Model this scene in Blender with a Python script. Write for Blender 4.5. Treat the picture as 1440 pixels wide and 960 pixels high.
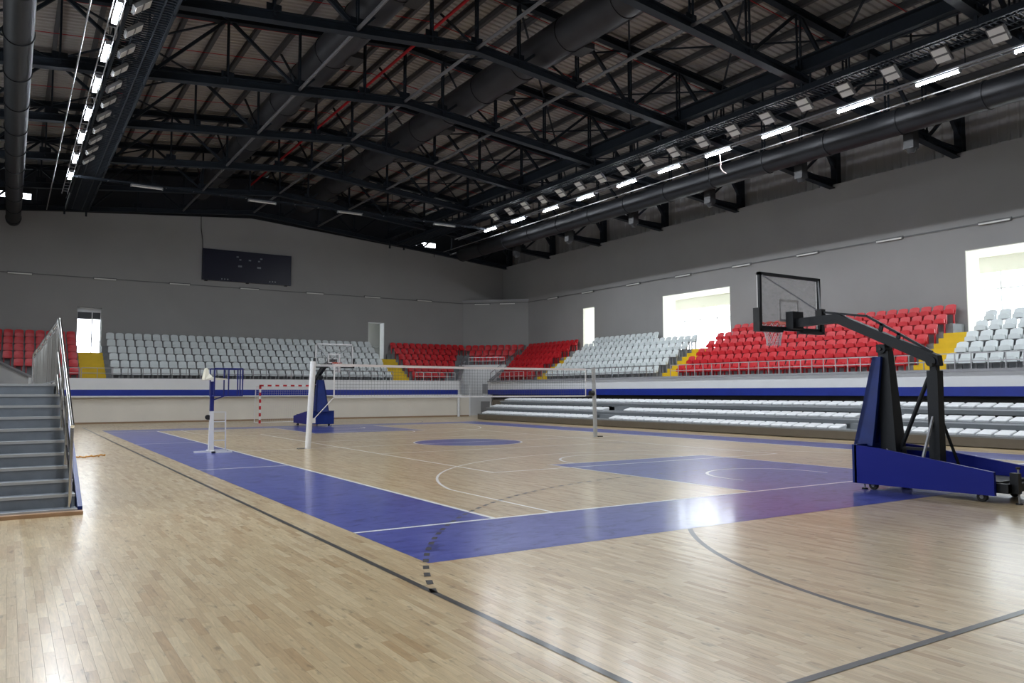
import bpy, bmesh, math, random
from mathutils import Vector, Matrix
random.seed(7)
sc = bpy.context.scene
col = sc.collection
for o in list(bpy.data.objects): bpy.data.objects.remove(o)

# ------------------------------------------------------------------ camera
CX, CY, CH = -5.5245, -9.0080, 1.6754
YAW, PIT, ROL, FPX = 0.57108, 0.064243, -0.00162, 1100.9
_s, _c = math.sin(YAW), math.cos(YAW)
_F = Vector((_s*math.cos(PIT), _c*math.cos(PIT), math.sin(PIT)))
_R = Vector((_c, -_s, 0)); _U = _R.cross(_F)
R2 = _R*math.cos(ROL)+_U*math.sin(ROL); U2 = -_R*math.sin(ROL)+_U*math.cos(ROL)
cam = bpy.data.cameras.new('camera'); cam.sensor_fit = 'HORIZONTAL'; cam.sensor_width = 36
cam.lens = FPX/1440*36; cam.clip_start = 0.05; cam.clip_end = 400
co = bpy.data.objects.new('camera', cam); col.objects.link(co)
m = Matrix.Identity(4)
for i in range(3):
    m[i][0] = R2[i]; m[i][1] = U2[i]; m[i][2] = -_F[i]
m[0][3], m[1][3], m[2][3] = CX, CY, CH
co.matrix_world = m
sc.camera = co
def px(p):
    d = Vector(p)-Vector((CX, CY, CH)); z = d.dot(_F)
    return (720+FPX*d.dot(R2)/z, 480-FPX*d.dot(U2)/z, z)

# ------------------------------------------------------------------ world, exposure
w = bpy.data.worlds.new('overcast_sky'); sc.world = w; w.use_nodes = True
bg = w.node_tree.nodes['Background']
bg.inputs[0].default_value = (0.86, 0.93, 1.0, 1); bg.inputs[1].default_value = 4.6
sc.view_settings.view_transform = 'Standard'; sc.view_settings.look = 'None'
sc.view_settings.gamma = 1; sc.view_settings.use_curve_mapping = False
sc.view_settings.exposure = 1.05
TUBE_W = 74.0        # power of one twin tube luminaire
TUBE_SIDE = 0.0

# ------------------------------------------------------------------ materials
def nodes(name):
    mt = bpy.data.materials.new(name); mt.use_nodes = True
    nt = mt.node_tree; return mt, nt, nt.nodes['Principled BSDF']
def mat(name, c, rough=0.5, metal=0.0, var=0.0, vscale=3.0, spec=0.5, bump=0.0, bscale=40.0, coat=0.0):
    mt, nt, b = nodes(name)
    b.inputs['Base Color'].default_value = (*c, 1); b.inputs['Roughness'].default_value = rough
    b.inputs['Metallic'].default_value = metal; b.inputs['Specular IOR Level'].default_value = spec
    if coat: b.inputs['Coat Weight'].default_value = coat; b.inputs['Coat Roughness'].default_value = 0.15
    if var or bump:
        g = nt.nodes.new('ShaderNodeNewGeometry')
    if var:
        n = nt.nodes.new('ShaderNodeTexNoise'); n.inputs['Scale'].default_value = vscale; n.inputs['Detail'].default_value = 6
        nt.links.new(g.outputs['Position'], n.inputs['Vector'])
        mr = nt.nodes.new('ShaderNodeMapRange'); mr.inputs[1].default_value = 0.3; mr.inputs[2].default_value = 0.7
        mr.inputs[3].default_value = 1-var; mr.inputs[4].default_value = 1+var
        nt.links.new(n.outputs[0], mr.inputs[0])
        mx = nt.nodes.new('ShaderNodeVectorMath'); mx.operation = 'SCALE'; mx.inputs[0].default_value = c
        nt.links.new(mr.outputs[0], mx.inputs['Scale']); nt.links.new(mx.outputs[0], b.inputs['Base Color'])
    if bump:
        n2 = nt.nodes.new('ShaderNodeTexNoise'); n2.inputs['Scale'].default_value = bscale
        nt.links.new(g.outputs['Position'], n2.inputs['Vector'])
        bp = nt.nodes.new('ShaderNodeBump'); bp.inputs['Strength'].default_value = bump; bp.inputs['Distance'].default_value = 0.01
        nt.links.new(n2.outputs[0], bp.inputs['Height']); nt.links.new(bp.outputs[0], b.inputs['Normal'])
    return mt
def emit(name, c, s):
    mt, nt, b = nodes(name); b.inputs['Base Color'].default_value = (*c, 1)
    b.inputs['Emission Color'].default_value = (*c, 1); b.inputs['Emission Strength'].default_value = s
    return mt
def glass(name, haze=0.0, tint=(1, 1, 1)):
    mt, nt, b = nodes(name)
    out = nt.nodes['Material Output']
    t = nt.nodes.new('ShaderNodeBsdfTransparent'); t.inputs[0].default_value = (*tint, 1)
    gl = nt.nodes.new('ShaderNodeBsdfGlossy'); gl.inputs['Roughness'].default_value = 0.03
    lw_ = nt.nodes.new('ShaderNodeLayerWeight'); lw_.inputs['Blend'].default_value = 0.5
    pw = nt.nodes.new('ShaderNodeMath'); pw.operation = 'POWER'; pw.inputs[1].default_value = 4.0; nt.links.new(lw_.outputs['Facing'], pw.inputs[0])
    fr = nt.nodes.new('ShaderNodeMath'); fr.operation = 'MULTIPLY_ADD'; fr.inputs[1].default_value = 0.8; fr.inputs[2].default_value = 0.04; nt.links.new(pw.outputs[0], fr.inputs[0])
    mx = nt.nodes.new('ShaderNodeMixShader')
    nt.links.new(fr.outputs[0], mx.inputs[0]); nt.links.new(t.outputs[0], mx.inputs[1]); nt.links.new(gl.outputs[0], mx.inputs[2])
    last = mx
    if haze:
        df = nt.nodes.new('ShaderNodeBsdfDiffuse'); df.inputs[0].default_value = (0.85, 0.87, 0.88, 1)
        tc = nt.nodes.new('ShaderNodeTexCoord')
        mp = nt.nodes.new('ShaderNodeMapping'); mp.inputs['Scale'].default_value = (3, 3, 5); mp.inputs['Rotation'].default_value = (0, 0.5, 0)
        nz = nt.nodes.new('ShaderNodeTexNoise'); nz.inputs['Scale'].default_value = 2.2; nz.inputs['Detail'].default_value = 9; nz.inputs['Distortion'].default_value = 1.5
        nt.links.new(tc.outputs['Object'], mp.inputs[0]); nt.links.new(mp.outputs[0], nz.inputs['Vector'])
        mr = nt.nodes.new('ShaderNodeMapRange'); mr.inputs[1].default_value = 0.5; mr.inputs[2].default_value = 0.85
        mr.inputs[3].default_value = haze*0.5; mr.inputs[4].default_value = haze*3.2
        nt.links.new(nz.outputs[0], mr.inputs[0])
        m2 = nt.nodes.new('ShaderNodeMixShader')
        nt.links.new(mr.outputs[0], m2.inputs[0]); nt.links.new(mx.outputs[0], m2.inputs[1]); nt.links.new(df.outputs[0], m2.inputs[2])
        last = m2
    nt.links.new(last.outputs[0], out.inputs[0])
    return mt

PW, PL_ = 0.066, 0.47       # parquet strip width and length
def wood():
    mt, nt, b = nodes('maple_parquet')
    N = nt.nodes.new; L = nt.links.new
    def M(op, a, bb=None):
        n = N('ShaderNodeMath'); n.operation = op
        for i, x in enumerate((a, bb)):
            if x is None: continue
            if isinstance(x, (int, float)): n.inputs[i].default_value = x
            else: L(x, n.inputs[i])
        return n.outputs[0]
    g = N('ShaderNodeNewGeometry'); sp = N('ShaderNodeSeparateXYZ'); L(g.outputs['Position'], sp.inputs[0])
    x, y = sp.outputs[0], sp.outputs[1]
    xi = M('FLOOR', M('DIVIDE', x, PW))
    off = M('MULTIPLY', M('FRACT', M('MULTIPLY', xi, 0.381966)), PL_)
    yq = M('DIVIDE', M('ADD', y, off), PL_); yi = M('FLOOR', yq)
    cb = N('ShaderNodeCombineXYZ'); L(xi, cb.inputs[0]); L(yi, cb.inputs[1])
    wn = N('ShaderNodeTexWhiteNoise'); wn.noise_dimensions = '3D'; L(cb.outputs[0], wn.inputs['Vector'])
    # board tone
    cr = N('ShaderNodeValToRGB'); L(wn.outputs['Value'], cr.inputs[0])
    e = cr.color_ramp.elements
    e[0].position = 0.0; e[0].color = (0.46, 0.315, 0.165, 1)
    e[1].position = 1.0; e[1].color = (0.66, 0.535, 0.335, 1)
    for p, c in ((0.12, (0.53, 0.39, 0.22, 1)), (0.45, (0.58, 0.445, 0.26, 1)), (0.8, (0.625, 0.49, 0.295, 1))):
        k = cr.color_ramp.elements.new(p); k.color = c
    # grain, stretched along the boards and shifted per board
    mp = N('ShaderNodeVectorMath'); mp.operation = 'MULTIPLY'; mp.inputs[1].default_value = (38, 3.2, 1); L(g.outputs['Position'], mp.inputs[0])
    ad = N('ShaderNodeVectorMath'); ad.operation = 'ADD'; L(mp.outputs[0], ad.inputs[0])
    sc2 = N('ShaderNodeVectorMath'); sc2.operation = 'SCALE'; sc2.inputs['Scale'].default_value = 40; L(wn.outputs['Color'], sc2.inputs[0]); L(sc2.outputs[0], ad.inputs[1])
    nz = N('ShaderNodeTexNoise'); nz.inputs['Scale'].default_value = 1.0; nz.inputs['Detail'].default_value = 5; nz.inputs['Distortion'].default_value = 1.2; L(ad.outputs[0], nz.inputs['Vector'])
    gr = N('ShaderNodeMapRange'); gr.inputs[1].default_value = 0.25; gr.inputs[2].default_value = 0.75; gr.inputs[3].default_value = 0.80; gr.inputs[4].default_value = 1.16; L(nz.outputs[0], gr.inputs[0])
    # knots and dark flecks
    mp2 = N('ShaderNodeVectorMath'); mp2.operation = 'MULTIPLY'; mp2.inputs[1].default_value = (9, 3.0, 1); L(g.outputs['Position'], mp2.inputs[0])
    ad2 = N('ShaderNodeVectorMath'); ad2.operation = 'ADD'; L(mp2.outputs[0], ad2.inputs[0]); L(sc2.outputs[0], ad2.inputs[1])
    kn = N('ShaderNodeTexNoise'); kn.inputs['Scale'].default_value = 1.6; kn.inputs['Detail'].default_value = 3; L(ad2.outputs[0], kn.inputs['Vector'])
    kr = N('ShaderNodeMapRange'); kr.inputs[1].default_value = 0.62; kr.inputs[2].default_value = 0.74; kr.inputs[3].default_value = 1.0; kr.inputs[4].default_value = 0.55; L(kn.outputs[0], kr.inputs[0])
    big = N('ShaderNodeTexNoise'); big.inputs['Scale'].default_value = 0.35; L(g.outputs['Position'], big.inputs['Vector'])
    bgm = N('ShaderNodeMapRange'); bgm.inputs[1].default_value = 0.35; bgm.inputs[2].default_value = 0.65; bgm.inputs[3].default_value = 0.94; bgm.inputs[4].default_value = 1.05; L(big.outputs[0], bgm.inputs[0])
    # joints
    fx = M('FRACT', M('DIVIDE', x, PW)); fy = M('FRACT', yq)
    jx = M('MINIMUM', fx, M('SUBTRACT', 1.0, fx)); jy = M('MINIMUM', fy, M('SUBTRACT', 1.0, fy))
    j = M('MINIMUM', M('MULTIPLY', jx, PW), M('MULTIPLY', jy, PL_))
    jm = N('ShaderNodeMapRange'); jm.inputs[1].default_value = 0.0004; jm.inputs[2].default_value = 0.0022; jm.inputs[3].default_value = 0.86; jm.inputs[4].default_value = 1.0; L(j, jm.inputs[0])
    f = M('MULTIPLY', M('MULTIPLY', gr.outputs[0], kr.outputs[0]), M('MULTIPLY', jm.outputs[0], bgm.outputs[0]))
    cm = N('ShaderNodeVectorMath'); cm.operation = 'SCALE'; L(cr.outputs[0], cm.inputs[0]); L(f, cm.inputs['Scale'])
    L(cm.outputs[0], b.inputs['Base Color'])
    b.inputs['Roughness'].default_value = 0.34; b.inputs['Specular IOR Level'].default_value = 0.42
    b.inputs['Coat Weight'].default_value = 0.5; b.inputs['Coat Roughness'].default_value = 0.19
    bn = N('ShaderNodeTexNoise'); bn.inputs['Scale'].default_value = 7.0; bn.inputs['Detail'].default_value = 2; L(g.outputs['Position'], bn.inputs['Vector'])
    bp = N('ShaderNodeBump'); bp.inputs['Strength'].default_value = 0.05; bp.inputs['Distance'].default_value = 0.02
    L(bn.outputs[0], bp.inputs['Height']); L(bp.outputs[0], b.inputs['Normal']); L(bp.outputs[0], b.inputs['Coat Normal'])
    return mt
def paint_blue():
    mt, nt, b = nodes('blue_court_paint')
    N = nt.nodes.new; L = nt.links.new
    g = N('ShaderNodeNewGeometry')
    mp = N('ShaderNodeVectorMath'); mp.operation = 'MULTIPLY'; mp.inputs[1].default_value = (1.6, 2.6, 1); L(g.outputs['Position'], mp.inputs[0])
    nz = N('ShaderNodeTexNoise'); nz.inputs['Scale'].default_value = 1.5; nz.inputs['Detail'].default_value = 8; nz.inputs['Roughness'].default_value = 0.65; nz.inputs['Distortion'].default_value = 1.5; L(mp.outputs[0], nz.inputs['Vector'])
    cr = N('ShaderNodeValToRGB'); L(nz.outputs[0], cr.inputs[0]); e = cr.color_ramp.elements
    e[0].position = 0.36; e[0].color = (0.022, 0.030, 0.20, 1); e[1].position = 0.66; e[1].color = (0.105, 0.125, 0.44, 1); k_ = cr.color_ramp.elements.new(0.46); k_.color = (0.062, 0.080, 0.36, 1)
    L(cr.outputs[0], b.inputs['Base Color'])
    b.inputs['Roughness'].default_value = 0.30; b.inputs['Specular IOR Level'].default_value = 0.45
    b.inputs['Coat Weight'].default_value = 0.45; b.inputs['Coat Roughness'].default_value = 0.13
    bn = N('ShaderNodeTexNoise'); bn.inputs['Scale'].default_value = 7.0; L(g.outputs['Position'], bn.inputs['Vector'])
    bp = N('ShaderNodeBump'); bp.inputs['Strength'].default_value = 0.05; bp.inputs['Distance'].default_value = 0.02
    L(bn.outputs[0], bp.inputs['Height']); L(bp.outputs[0], b.inputs['Normal']); L(bp.outputs[0], b.inputs['Coat Normal'])
    return mt

MW = dict(
 wood=wood(), blue=paint_blue(),
 line=mat('white_line_paint', (0.88, 0.88, 0.86), 0.3, coat=0.25),
 dline=mat('charcoal_line_paint', (0.060, 0.058, 0.056), 0.35, coat=0.2, var=0.25, vscale=6),
 wall=mat('grey_wall_paint', (0.285, 0.281, 0.275), 0.85, var=0.04, vscale=0.5, bump=0.1, bscale=60),
 white=mat('white_render', (0.74, 0.75, 0.76), 0.7, var=0.03, vscale=0.8),
 lower=mat('off_white_wall_panel', (0.74, 0.70, 0.62), 0.6, var=0.04, vscale=0.7),
 cream=mat('cream_reveal', (0.80, 0.79, 0.70), 0.8),
 stripe=mat('royal_blue_stripe', (0.005, 0.025, 0.28), 0.45, var=0.1, vscale=2),
 concrete=mat('grey_concrete', (0.22, 0.23, 0.24), 0.8, var=0.1, vscale=3),
 coping=mat('grey_coping', (0.30, 0.30, 0.31), 0.7),
 yellow=mat('yellow_stair_paint', (0.68, 0.46, 0.008), 0.55, var=0.08, vscale=2),
 red=mat('red_seat_plastic', (0.56, 0.012, 0.020), 0.42),
 wseat=mat('white_seat_plastic', (0.66, 0.71, 0.71), 0.42),
 steel=mat('dark_navy_steel', (0.013, 0.018, 0.025), 0.6, var=0.15, vscale=2, spec=0.2),
 purlin=mat('grey_purlin_steel', (0.055, 0.055, 0.058), 0.5, metal=0.0),
 deck=mat('galvanised_roof_deck', (0.35, 0.33, 0.305), 0.6, metal=0.0, var=0.12, vscale=0.6),
 duct=mat('dark_metal_duct', (0.022, 0.022, 0.025), 0.45, metal=0.0, var=0.2, vscale=1.5, spec=0.3),
 hduct=mat('dark_hung_duct', (0.011, 0.012, 0.014), 0.5, var=0.2, vscale=1.5, spec=0.25),
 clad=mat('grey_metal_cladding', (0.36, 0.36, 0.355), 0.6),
 shadeclad=mat('shade_toned_gable_cladding', (0.022, 0.026, 0.034), 0.7),  # near-black tone stands in for the unlit void behind the far trusses
 pipe=mat('grey_steel_tube', (0.085, 0.085, 0.09), 0.5),
 redpipe=mat('red_sprinkler_pipe', (0.36, 0.012, 0.018), 0.5, spec=0.2),
 tray=mat('galvanised_tray', (0.30, 0.31, 0.33), 0.45, metal=0.3),
 housing=mat('grey_housing', (0.12, 0.12, 0.12), 0.5),
 flood=mat('flood_lens', (0.70, 0.70, 0.66), 0.25, coat=0.3),
 steelss=mat('polished_stainless', (0.62, 0.62, 0.60), 0.16, metal=1.0),
 railm=mat('brushed_rail', (0.36, 0.36, 0.37), 0.35, metal=0.7),
 railred=mat('pale_rail', (0.60, 0.58, 0.58), 0.35, metal=0.5),
 stair=mat('grey_stair_paint', (0.20, 0.222, 0.25), 0.55, var=0.12, vscale=4),
 nosing=mat('pale_nosing', (0.50, 0.52, 0.54), 0.35, metal=0.3),
 brown=mat('brown_skirt_panel', (0.17, 0.145, 0.11), 0.55, var=0.05),
 bleach=mat('grey_bleacher_deck', (0.24, 0.26, 0.275), 0.5),
 bseat=mat('white_bench_seat', (0.82, 0.84, 0.85), 0.4),
 dark=mat('void_shade', (0.03, 0.028, 0.026), 0.8),  # near-black colour stands in for the shade behind and above the bleachers
 black=mat('black_rubber', (0.012, 0.012, 0.013), 0.6),
 hoopsteel=mat('charcoal_powder_coat', (0.012, 0.014, 0.017), 0.5, spec=0.3),
 bluepad=mat('blue_vinyl_pad', (0.003, 0.020, 0.15), 0.42, var=0.15, vscale=4, spec=0.3),
 bluepanel=mat('blue_hoop_panel', (0.003, 0.010, 0.20), 0.45, spec=0.25),
 bframe=mat('white_frame', (0.75, 0.75, 0.75), 0.4),
 rim=mat('orange_red_rim', (0.55, 0.07, 0.03), 0.4),
 string=mat('white_net_cord', (0.72, 0.66, 0.66), 0.8),
 vnet=mat('grey_net_cord', (0.10, 0.11, 0.12), 0.8),
 tape=mat('white_net_tape', (0.80, 0.80, 0.80), 0.7),
 tapep=mat('net_top_tape', (0.80, 0.74, 0.72), 0.7),
 post=mat('white_post_paint', (0.78, 0.78, 0.78), 0.35),
 postg=mat('grey_post_paint', (0.42, 0.43, 0.43), 0.35),
 ublue=mat('navy_tube', (0.012, 0.020, 0.17), 0.4),
 useat=mat('cream_plastic', (0.80, 0.77, 0.63), 0.45),
 gred=mat('goal_red', (0.48, 0.012, 0.02), 0.45),
 score=mat('scoreboard_face', (0.0025, 0.004, 0.018), 0.35),
 digit=mat('scoreboard_label', (0.16, 0.17, 0.19), 0.5),
 glass=glass('window_glass'), board=glass('backboard_acrylic', 0.075),
 wframe=mat('white_window_frame', (0.72, 0.74, 0.76), 0.5),
 dpanel=mat('dark_transom_panel', (0.035, 0.04, 0.05), 0.4),
 orange=mat('orange_rope', (0.65, 0.30, 0.05), 0.7),
 oak=mat('oak_plinth', (0.42, 0.26, 0.15), 0.45, var=0.1, vscale=6),
 skirt=mat('brown_skirting', (0.30, 0.20, 0.12), 0.5),
 tube=emit('lit_tube', (0.88, 0.92, 1.0), 42.0),
 tubeoff=mat('unlit_tube', (0.70, 0.70, 0.66), 0.35),
 cable=mat('pale_cable', (0.24, 0.17, 0.15), 0.6), bcable=mat('black_cable', (0.02, 0.02, 0.02), 0.6),
)

# ------------------------------------------------------------------ mesh helpers
class MB:
    def __init__(s): s.v = []; s.f = []
    def add(s, vs, fs):
        n = len(s.v); s.v += [tuple(p) for p in vs]; s.f += [tuple(i+n for i in f) for f in fs]; return s
    def box(s, x0, x1, y0, y1, z0, z1):
        if x0 > x1: x0, x1 = x1, x0
        if y0 > y1: y0, y1 = y1, y0
        if z0 > z1: z0, z1 = z1, z0
        return s.add([(x0,y0,z0),(x1,y0,z0),(x1,y1,z0),(x0,y1,z0),(x0,y0,z1),(x1,y0,z1),(x1,y1,z1),(x0,y1,z1)],
                     [(3,2,1,0),(4,5,6,7),(0,1,5,4),(1,2,6,5),(2,3,7,6),(3,0,4,7)])
    def _frame(s, p, q, up):
        p, q = Vector(p), Vector(q); d = (q-p).normalized(); u = Vector(up)
        if abs(d.dot(u)) > 0.99: u = Vector((1, 0, 0)) if abs(d.x) < 0.9 else Vector((0, 1, 0))
        a = d.cross(u).normalized(); b = a.cross(d).normalized()
        return p, q, a, b
    def bar(s, p, q, w, h, up=(0, 0, 1), w2=None, h2=None):
        p, q, a, b = s._frame(p, q, up); w2 = w if w2 is None else w2; h2 = h if h2 is None else h2
        vs = [p+a*(i*w/2)+b*(j*h/2) for i, j in ((-1,-1),(1,-1),(1,1),(-1,1))]+[q+a*(i*w2/2)+b*(j*h2/2) for i, j in ((-1,-1),(1,-1),(1,1),(-1,1))]
        return s.add(vs, [(3,2,1,0),(4,5,6,7),(0,1,5,4),(1,2,6,5),(2,3,7,6),(3,0,4,7)])
    def cyl(s, p, q, r, n=10, r2=None, cap=True):
        p, q, a, b = s._frame(p, q, (0, 0, 1)); r2 = r if r2 is None else r2
        vs = []
        for pt, rr in ((p, r), (q, r2)):
            for k in range(n):
                t = 2*math.pi*k/n; vs.append(pt+a*(rr*math.cos(t))+b*(rr*math.sin(t)))
        fs = [(k, (k+1) % n, n+(k+1) % n, n+k) for k in range(n)]
        if cap: fs += [tuple(reversed(range(n))), tuple(range(n, 2*n))]
        return s.add(vs, fs)
    def path(s, pts, r, n=8):
        pts = [Vector(p) for p in pts]; base = len(s.v); rings = []
        ref = None
        for i, p in enumerate(pts):
            d = (pts[min(i+1, len(pts)-1)]-pts[max(i-1, 0)]).normalized()
            if ref is None:
                ref = Vector((0, 0, 1)) if abs(d.z) < 0.9 else Vector((1, 0, 0))
            a = d.cross(ref).normalized(); b = a.cross(d).normalized(); ref = b
            rings.append([p+a*(r*math.cos(2*math.pi*k/n))+b*(r*math.sin(2*math.pi*k/n)) for k in range(n)])
        vs = [v for rg in rings for v in rg]; fs = []
        for i in range(len(pts)-1):
            for k in range(n): fs.append((i*n+k, i*n+(k+1) % n, (i+1)*n+(k+1) % n, (i+1)*n+k))
        fs += [tuple(reversed(range(n))), tuple(range((len(pts)-1)*n, len(pts)*n))]
        return s.add(vs, fs)
    def prism(s, poly, d0, d1, axis):
        # poly: list of 2D points, extruded along axis between d0 and d1
        def P(a, b, d):
            return {'x': (d, a, b), 'y': (a, d, b), 'z': (a, b, d)}[axis]
        n = len(poly)
        vs = [P(a, b, d0) for a, b in poly]+[P(a, b, d1) for a, b in poly]
        fs = [tuple(reversed(range(n))), tuple(range(n, 2*n))]+[(k, (k+1) % n, n+(k+1) % n, n+k) for k in range(n)]
        return s.add(vs, fs)
    def mesh(s, name, org=(0, 0, 0), smooth=False, fix=True):
        me = bpy.data.meshes.new(name)
        ox, oy, oz = org
        me.from_pydata([(x-ox, y-oy, z-oz) for x, y, z in s.v], [], s.f)
        if fix:
            bm = bmesh.new(); bm.from_mesh(me); bmesh.ops.recalc_face_normals(bm, faces=bm.faces); bm.to_mesh(me); bm.free()
        if smooth:
            me.polygons.foreach_set('use_smooth', [True]*len(me.polygons))
            try: me.set_sharp_from_angle(angle=math.radians(40))
            except Exception: pass
        return me
    def build(s, name, material, parent=None, smooth=False):
        org = root_loc(parent) if parent else (0, 0, 0)
        me = s.mesh(name, org, smooth); me.materials.append(MW[material])
        o = bpy.data.objects.new(name, me); col.objects.link(o); o.parent = parent
        return o
def root_loc(o):
    v = Vector(o.location)
    while o.parent: o = o.parent; v += o.location
    return tuple(v)
def thing(name, label, cat, loc=(0, 0, 0), rz=0.0, group=None):
    o = bpy.data.objects.new(name, None); col.objects.link(o); o.empty_display_size = 0.2
    o.location = loc; o.rotation_euler = (0, 0, rz); return tag(o, label, cat, group)
def tag(o, label, cat, group=None, kind=None):
    o['label'] = label; o['category'] = cat
    if group: o['group'] = group
    if kind: o['kind'] = kind
    return o
def struct(o, label=None):
    o['kind'] = 'structure'
    if label: o['label'] = label
    return o
def inst(me, name, parent, loc, rz=0.0):
    o = bpy.data.objects.new(name, me); col.objects.link(o); o.parent = parent; o.location = loc
    if rz: o.rotation_euler = (0, 0, rz)
    return o
def copy_tree(o, parent=None):
    c = o.copy(); col.objects.link(c); c.parent = parent
    for ch in list(o.children): copy_tree(ch, c)
    return c
ONES = ['zeroth','first','second','third','fourth','fifth','sixth','seventh','eighth','ninth','tenth','eleventh','twelfth','thirteenth','fourteenth','fifteenth','sixteenth','seventeenth','eighteenth','nineteenth']
TENS = {2:'twent',3:'thirt',4:'fort',5:'fift',6:'sixt',7:'sevent'}
def nth(n):
    if n < 20: return ONES[n]
    t, r = divmod(n, 10)
    return TENS[t]+'ieth' if r == 0 else TENS[t]+'y-'+ONES[r]

# ------------------------------------------------------------------ floor
XL, XR, YN, YF = -11.9, 26.9, -14.8, 42.8      # inner faces of the hall walls
RX0, RX1, RY0, RY1 = -91*PW, 46*PW, -7.0, -0.3  # rectangle laid with real strips
fb = MB()
fb.box(XL-0.2, XR+0.2, YN-0.2, RY0, -0.05, 0); fb.box(XL-0.2, XR+0.2, RY1, YF+0.2, -0.05, 0)
fb.box(XL-0.2, RX0, RY0, RY1, -0.05, 0); fb.box(RX1, XR+0.2, RY0, RY1, -0.05, 0)
fb.box(RX0, RX1, RY0, RY1, -0.05, -0.012)
floor = struct(fb.build('floor', 'wood'), 'pale maple strip floor of the sports hall')
cand = []
i0, i1 = int(round(RX0/PW)), int(round(RX1/PW))
for i in range(i0, i1):
    off = ((i*0.381966) % 1.0)*PL_
    j0 = math.floor((RY0+off)/PL_); j1 = math.floor((RY1+off)/PL_)
    for j in range(j0, j1+1):
        ya = max(j*PL_-off, RY0); yb = min((j+1)*PL_-off, RY1)
        if yb-ya < 0.01: continue
        u, v, z = px(((i+.5)*PW, (ya+yb)/2, 0))
        vis = (z > 1 and -20 < u < 1460 and v < 985 and yb-ya > PL_*0.98)
        cand.append((z if vis else 1e3+z, i, ya, yb))
cand.sort()
def strip(mb, x0, x1, y0, y1):
    g, c = 0.0002, 0.0005
    x0 += g; x1 -= g; y0 += g; y1 -= g
    mb.add([(x0,y0,-0.012),(x1,y0,-0.012),(x1,y1,-0.012),(x0,y1,-0.012),(x0,y0,-c),(x1,y0,-c),(x1,y1,-c),(x0,y1,-c),
            (x0+c,y0+c,0),(x1-c,y0+c,0),(x1-c,y1-c,0),(x0+c,y1-c,0)],
           [(0,1,5,4),(1,2,6,5),(2,3,7,6),(3,0,4,7),(4,5,9,8),(5,6,10,9),(6,7,11,10),(7,4,8,11),(8,9,10,11)])
one = MB(); strip(one, -PW/2, PW/2, -PL_/2, PL_/2)
plank_me = one.mesh('plank', fix=False); plank_me.materials.append(MW['wood'])
rest = MB()
for k, (z, i, ya, yb) in enumerate(cand):
    if k < 300: inst(plank_me, 'plank', floor, ((i+.5)*PW, (ya+yb)/2, 0))
    else: strip(rest, i*PW, (i+1)*PW, ya, yb)
me = rest.mesh('plank_field', fix=False); me.materials.append(MW['wood'])
pf = inst(me, 'plank_field', floor, (0, 0, 0)); pf['kind'] = 'stuff'

def flat(polys, name, material, z):
    me = bpy.data.meshes.new(name); vs = []; fs = []
    for p in polys:
        n = len(vs); vs += [(x, y, z) for x, y in p]; fs.append(tuple(range(n, n+len(p))))
    me.from_pydata(vs, [], fs); me.materials.append(MW[material])
    bm = bmesh.new(); bm.from_mesh(me)
    for f in bm.faces:
        if f.normal.z < 0: f.normal_flip()
    bm.to_mesh(me); bm.free()
    o = bpy.data.objects.new(name, me); col.objects.link(o); o.parent = floor
    return o
def rect(x0, x1, y0, y1): return [(x0, y0), (x1, y0), (x1, y1), (x0, y1)]
def arc(cx, cy, r, a0, a1, w=0.065, n=48):
    out = []
    for k in range(n):
        t0 = a0+(a1-a0)*k/n; t1 = a0+(a1-a0)*(k+1)/n
        out.append([(cx+(r-w)*math.cos(t0), cy+(r-w)*math.sin(t0)), (cx+r*math.cos(t0), cy+r*math.sin(t0)), (cx+r*math.cos(t1), cy+r*math.sin(t1)), (cx+(r-w)*math.cos(t1), cy+(r-w)*math.sin(t1))])
    return out
PI = math.pi
ZB, ZL, ZD, ZA = 0.0014, 0.0024, 0.0032, 0.0007
flat([rect(-2, 0, -2, 30)], 'painted_border', 'blue', ZB)['label'] = 'blue border along the left sideline'
flat([rect(15, 17, -2, 30)], 'painted_border', 'blue', ZB)['label'] = 'blue border along the bleacher side'
flat([rect(0, 15, -2, 0)], 'painted_border', 'blue', ZB)['label'] = 'blue border behind the near baseline'
flat([rect(0, 15, 28, 30)], 'painted_border', 'blue', ZB)['label'] = 'blue border behind the far baseline'
flat([rect(5.05, 9.95, 0, 5.8)], 'painted_key', 'blue', ZB); flat([rect(5.05, 9.95, 22.2, 28)], 'painted_key', 'blue', ZB)
cc = [[(7.5+1.78*math.cos(2*PI*k/64), 14+1.78*math.sin(2*PI*k/64)) for k in range(64)]]
flat(cc, 'painted_centre_circle', 'blue', ZB)
W = 0.07
def line(polys, z=ZL, m='line', name='court_line'): return flat(polys, name, m, z)
line([rect(-W, 0, 0, 28)]); line([rect(15, 15+W, 0, 28)])
line([rect(-2, 15, -W, 0)]); line([rect(-2, 15, 28, 28+W)])
line([rect(-2, 0, 9-W/2, 9+W/2)]); line([rect(-2, 0, 19-W/2, 19+W/2)])
line([rect(0, 15, 14-W/2, 14+W/2)])
line(arc(7.5, 14, 1.83, 0, 2*PI, 0.06, 64))
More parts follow.
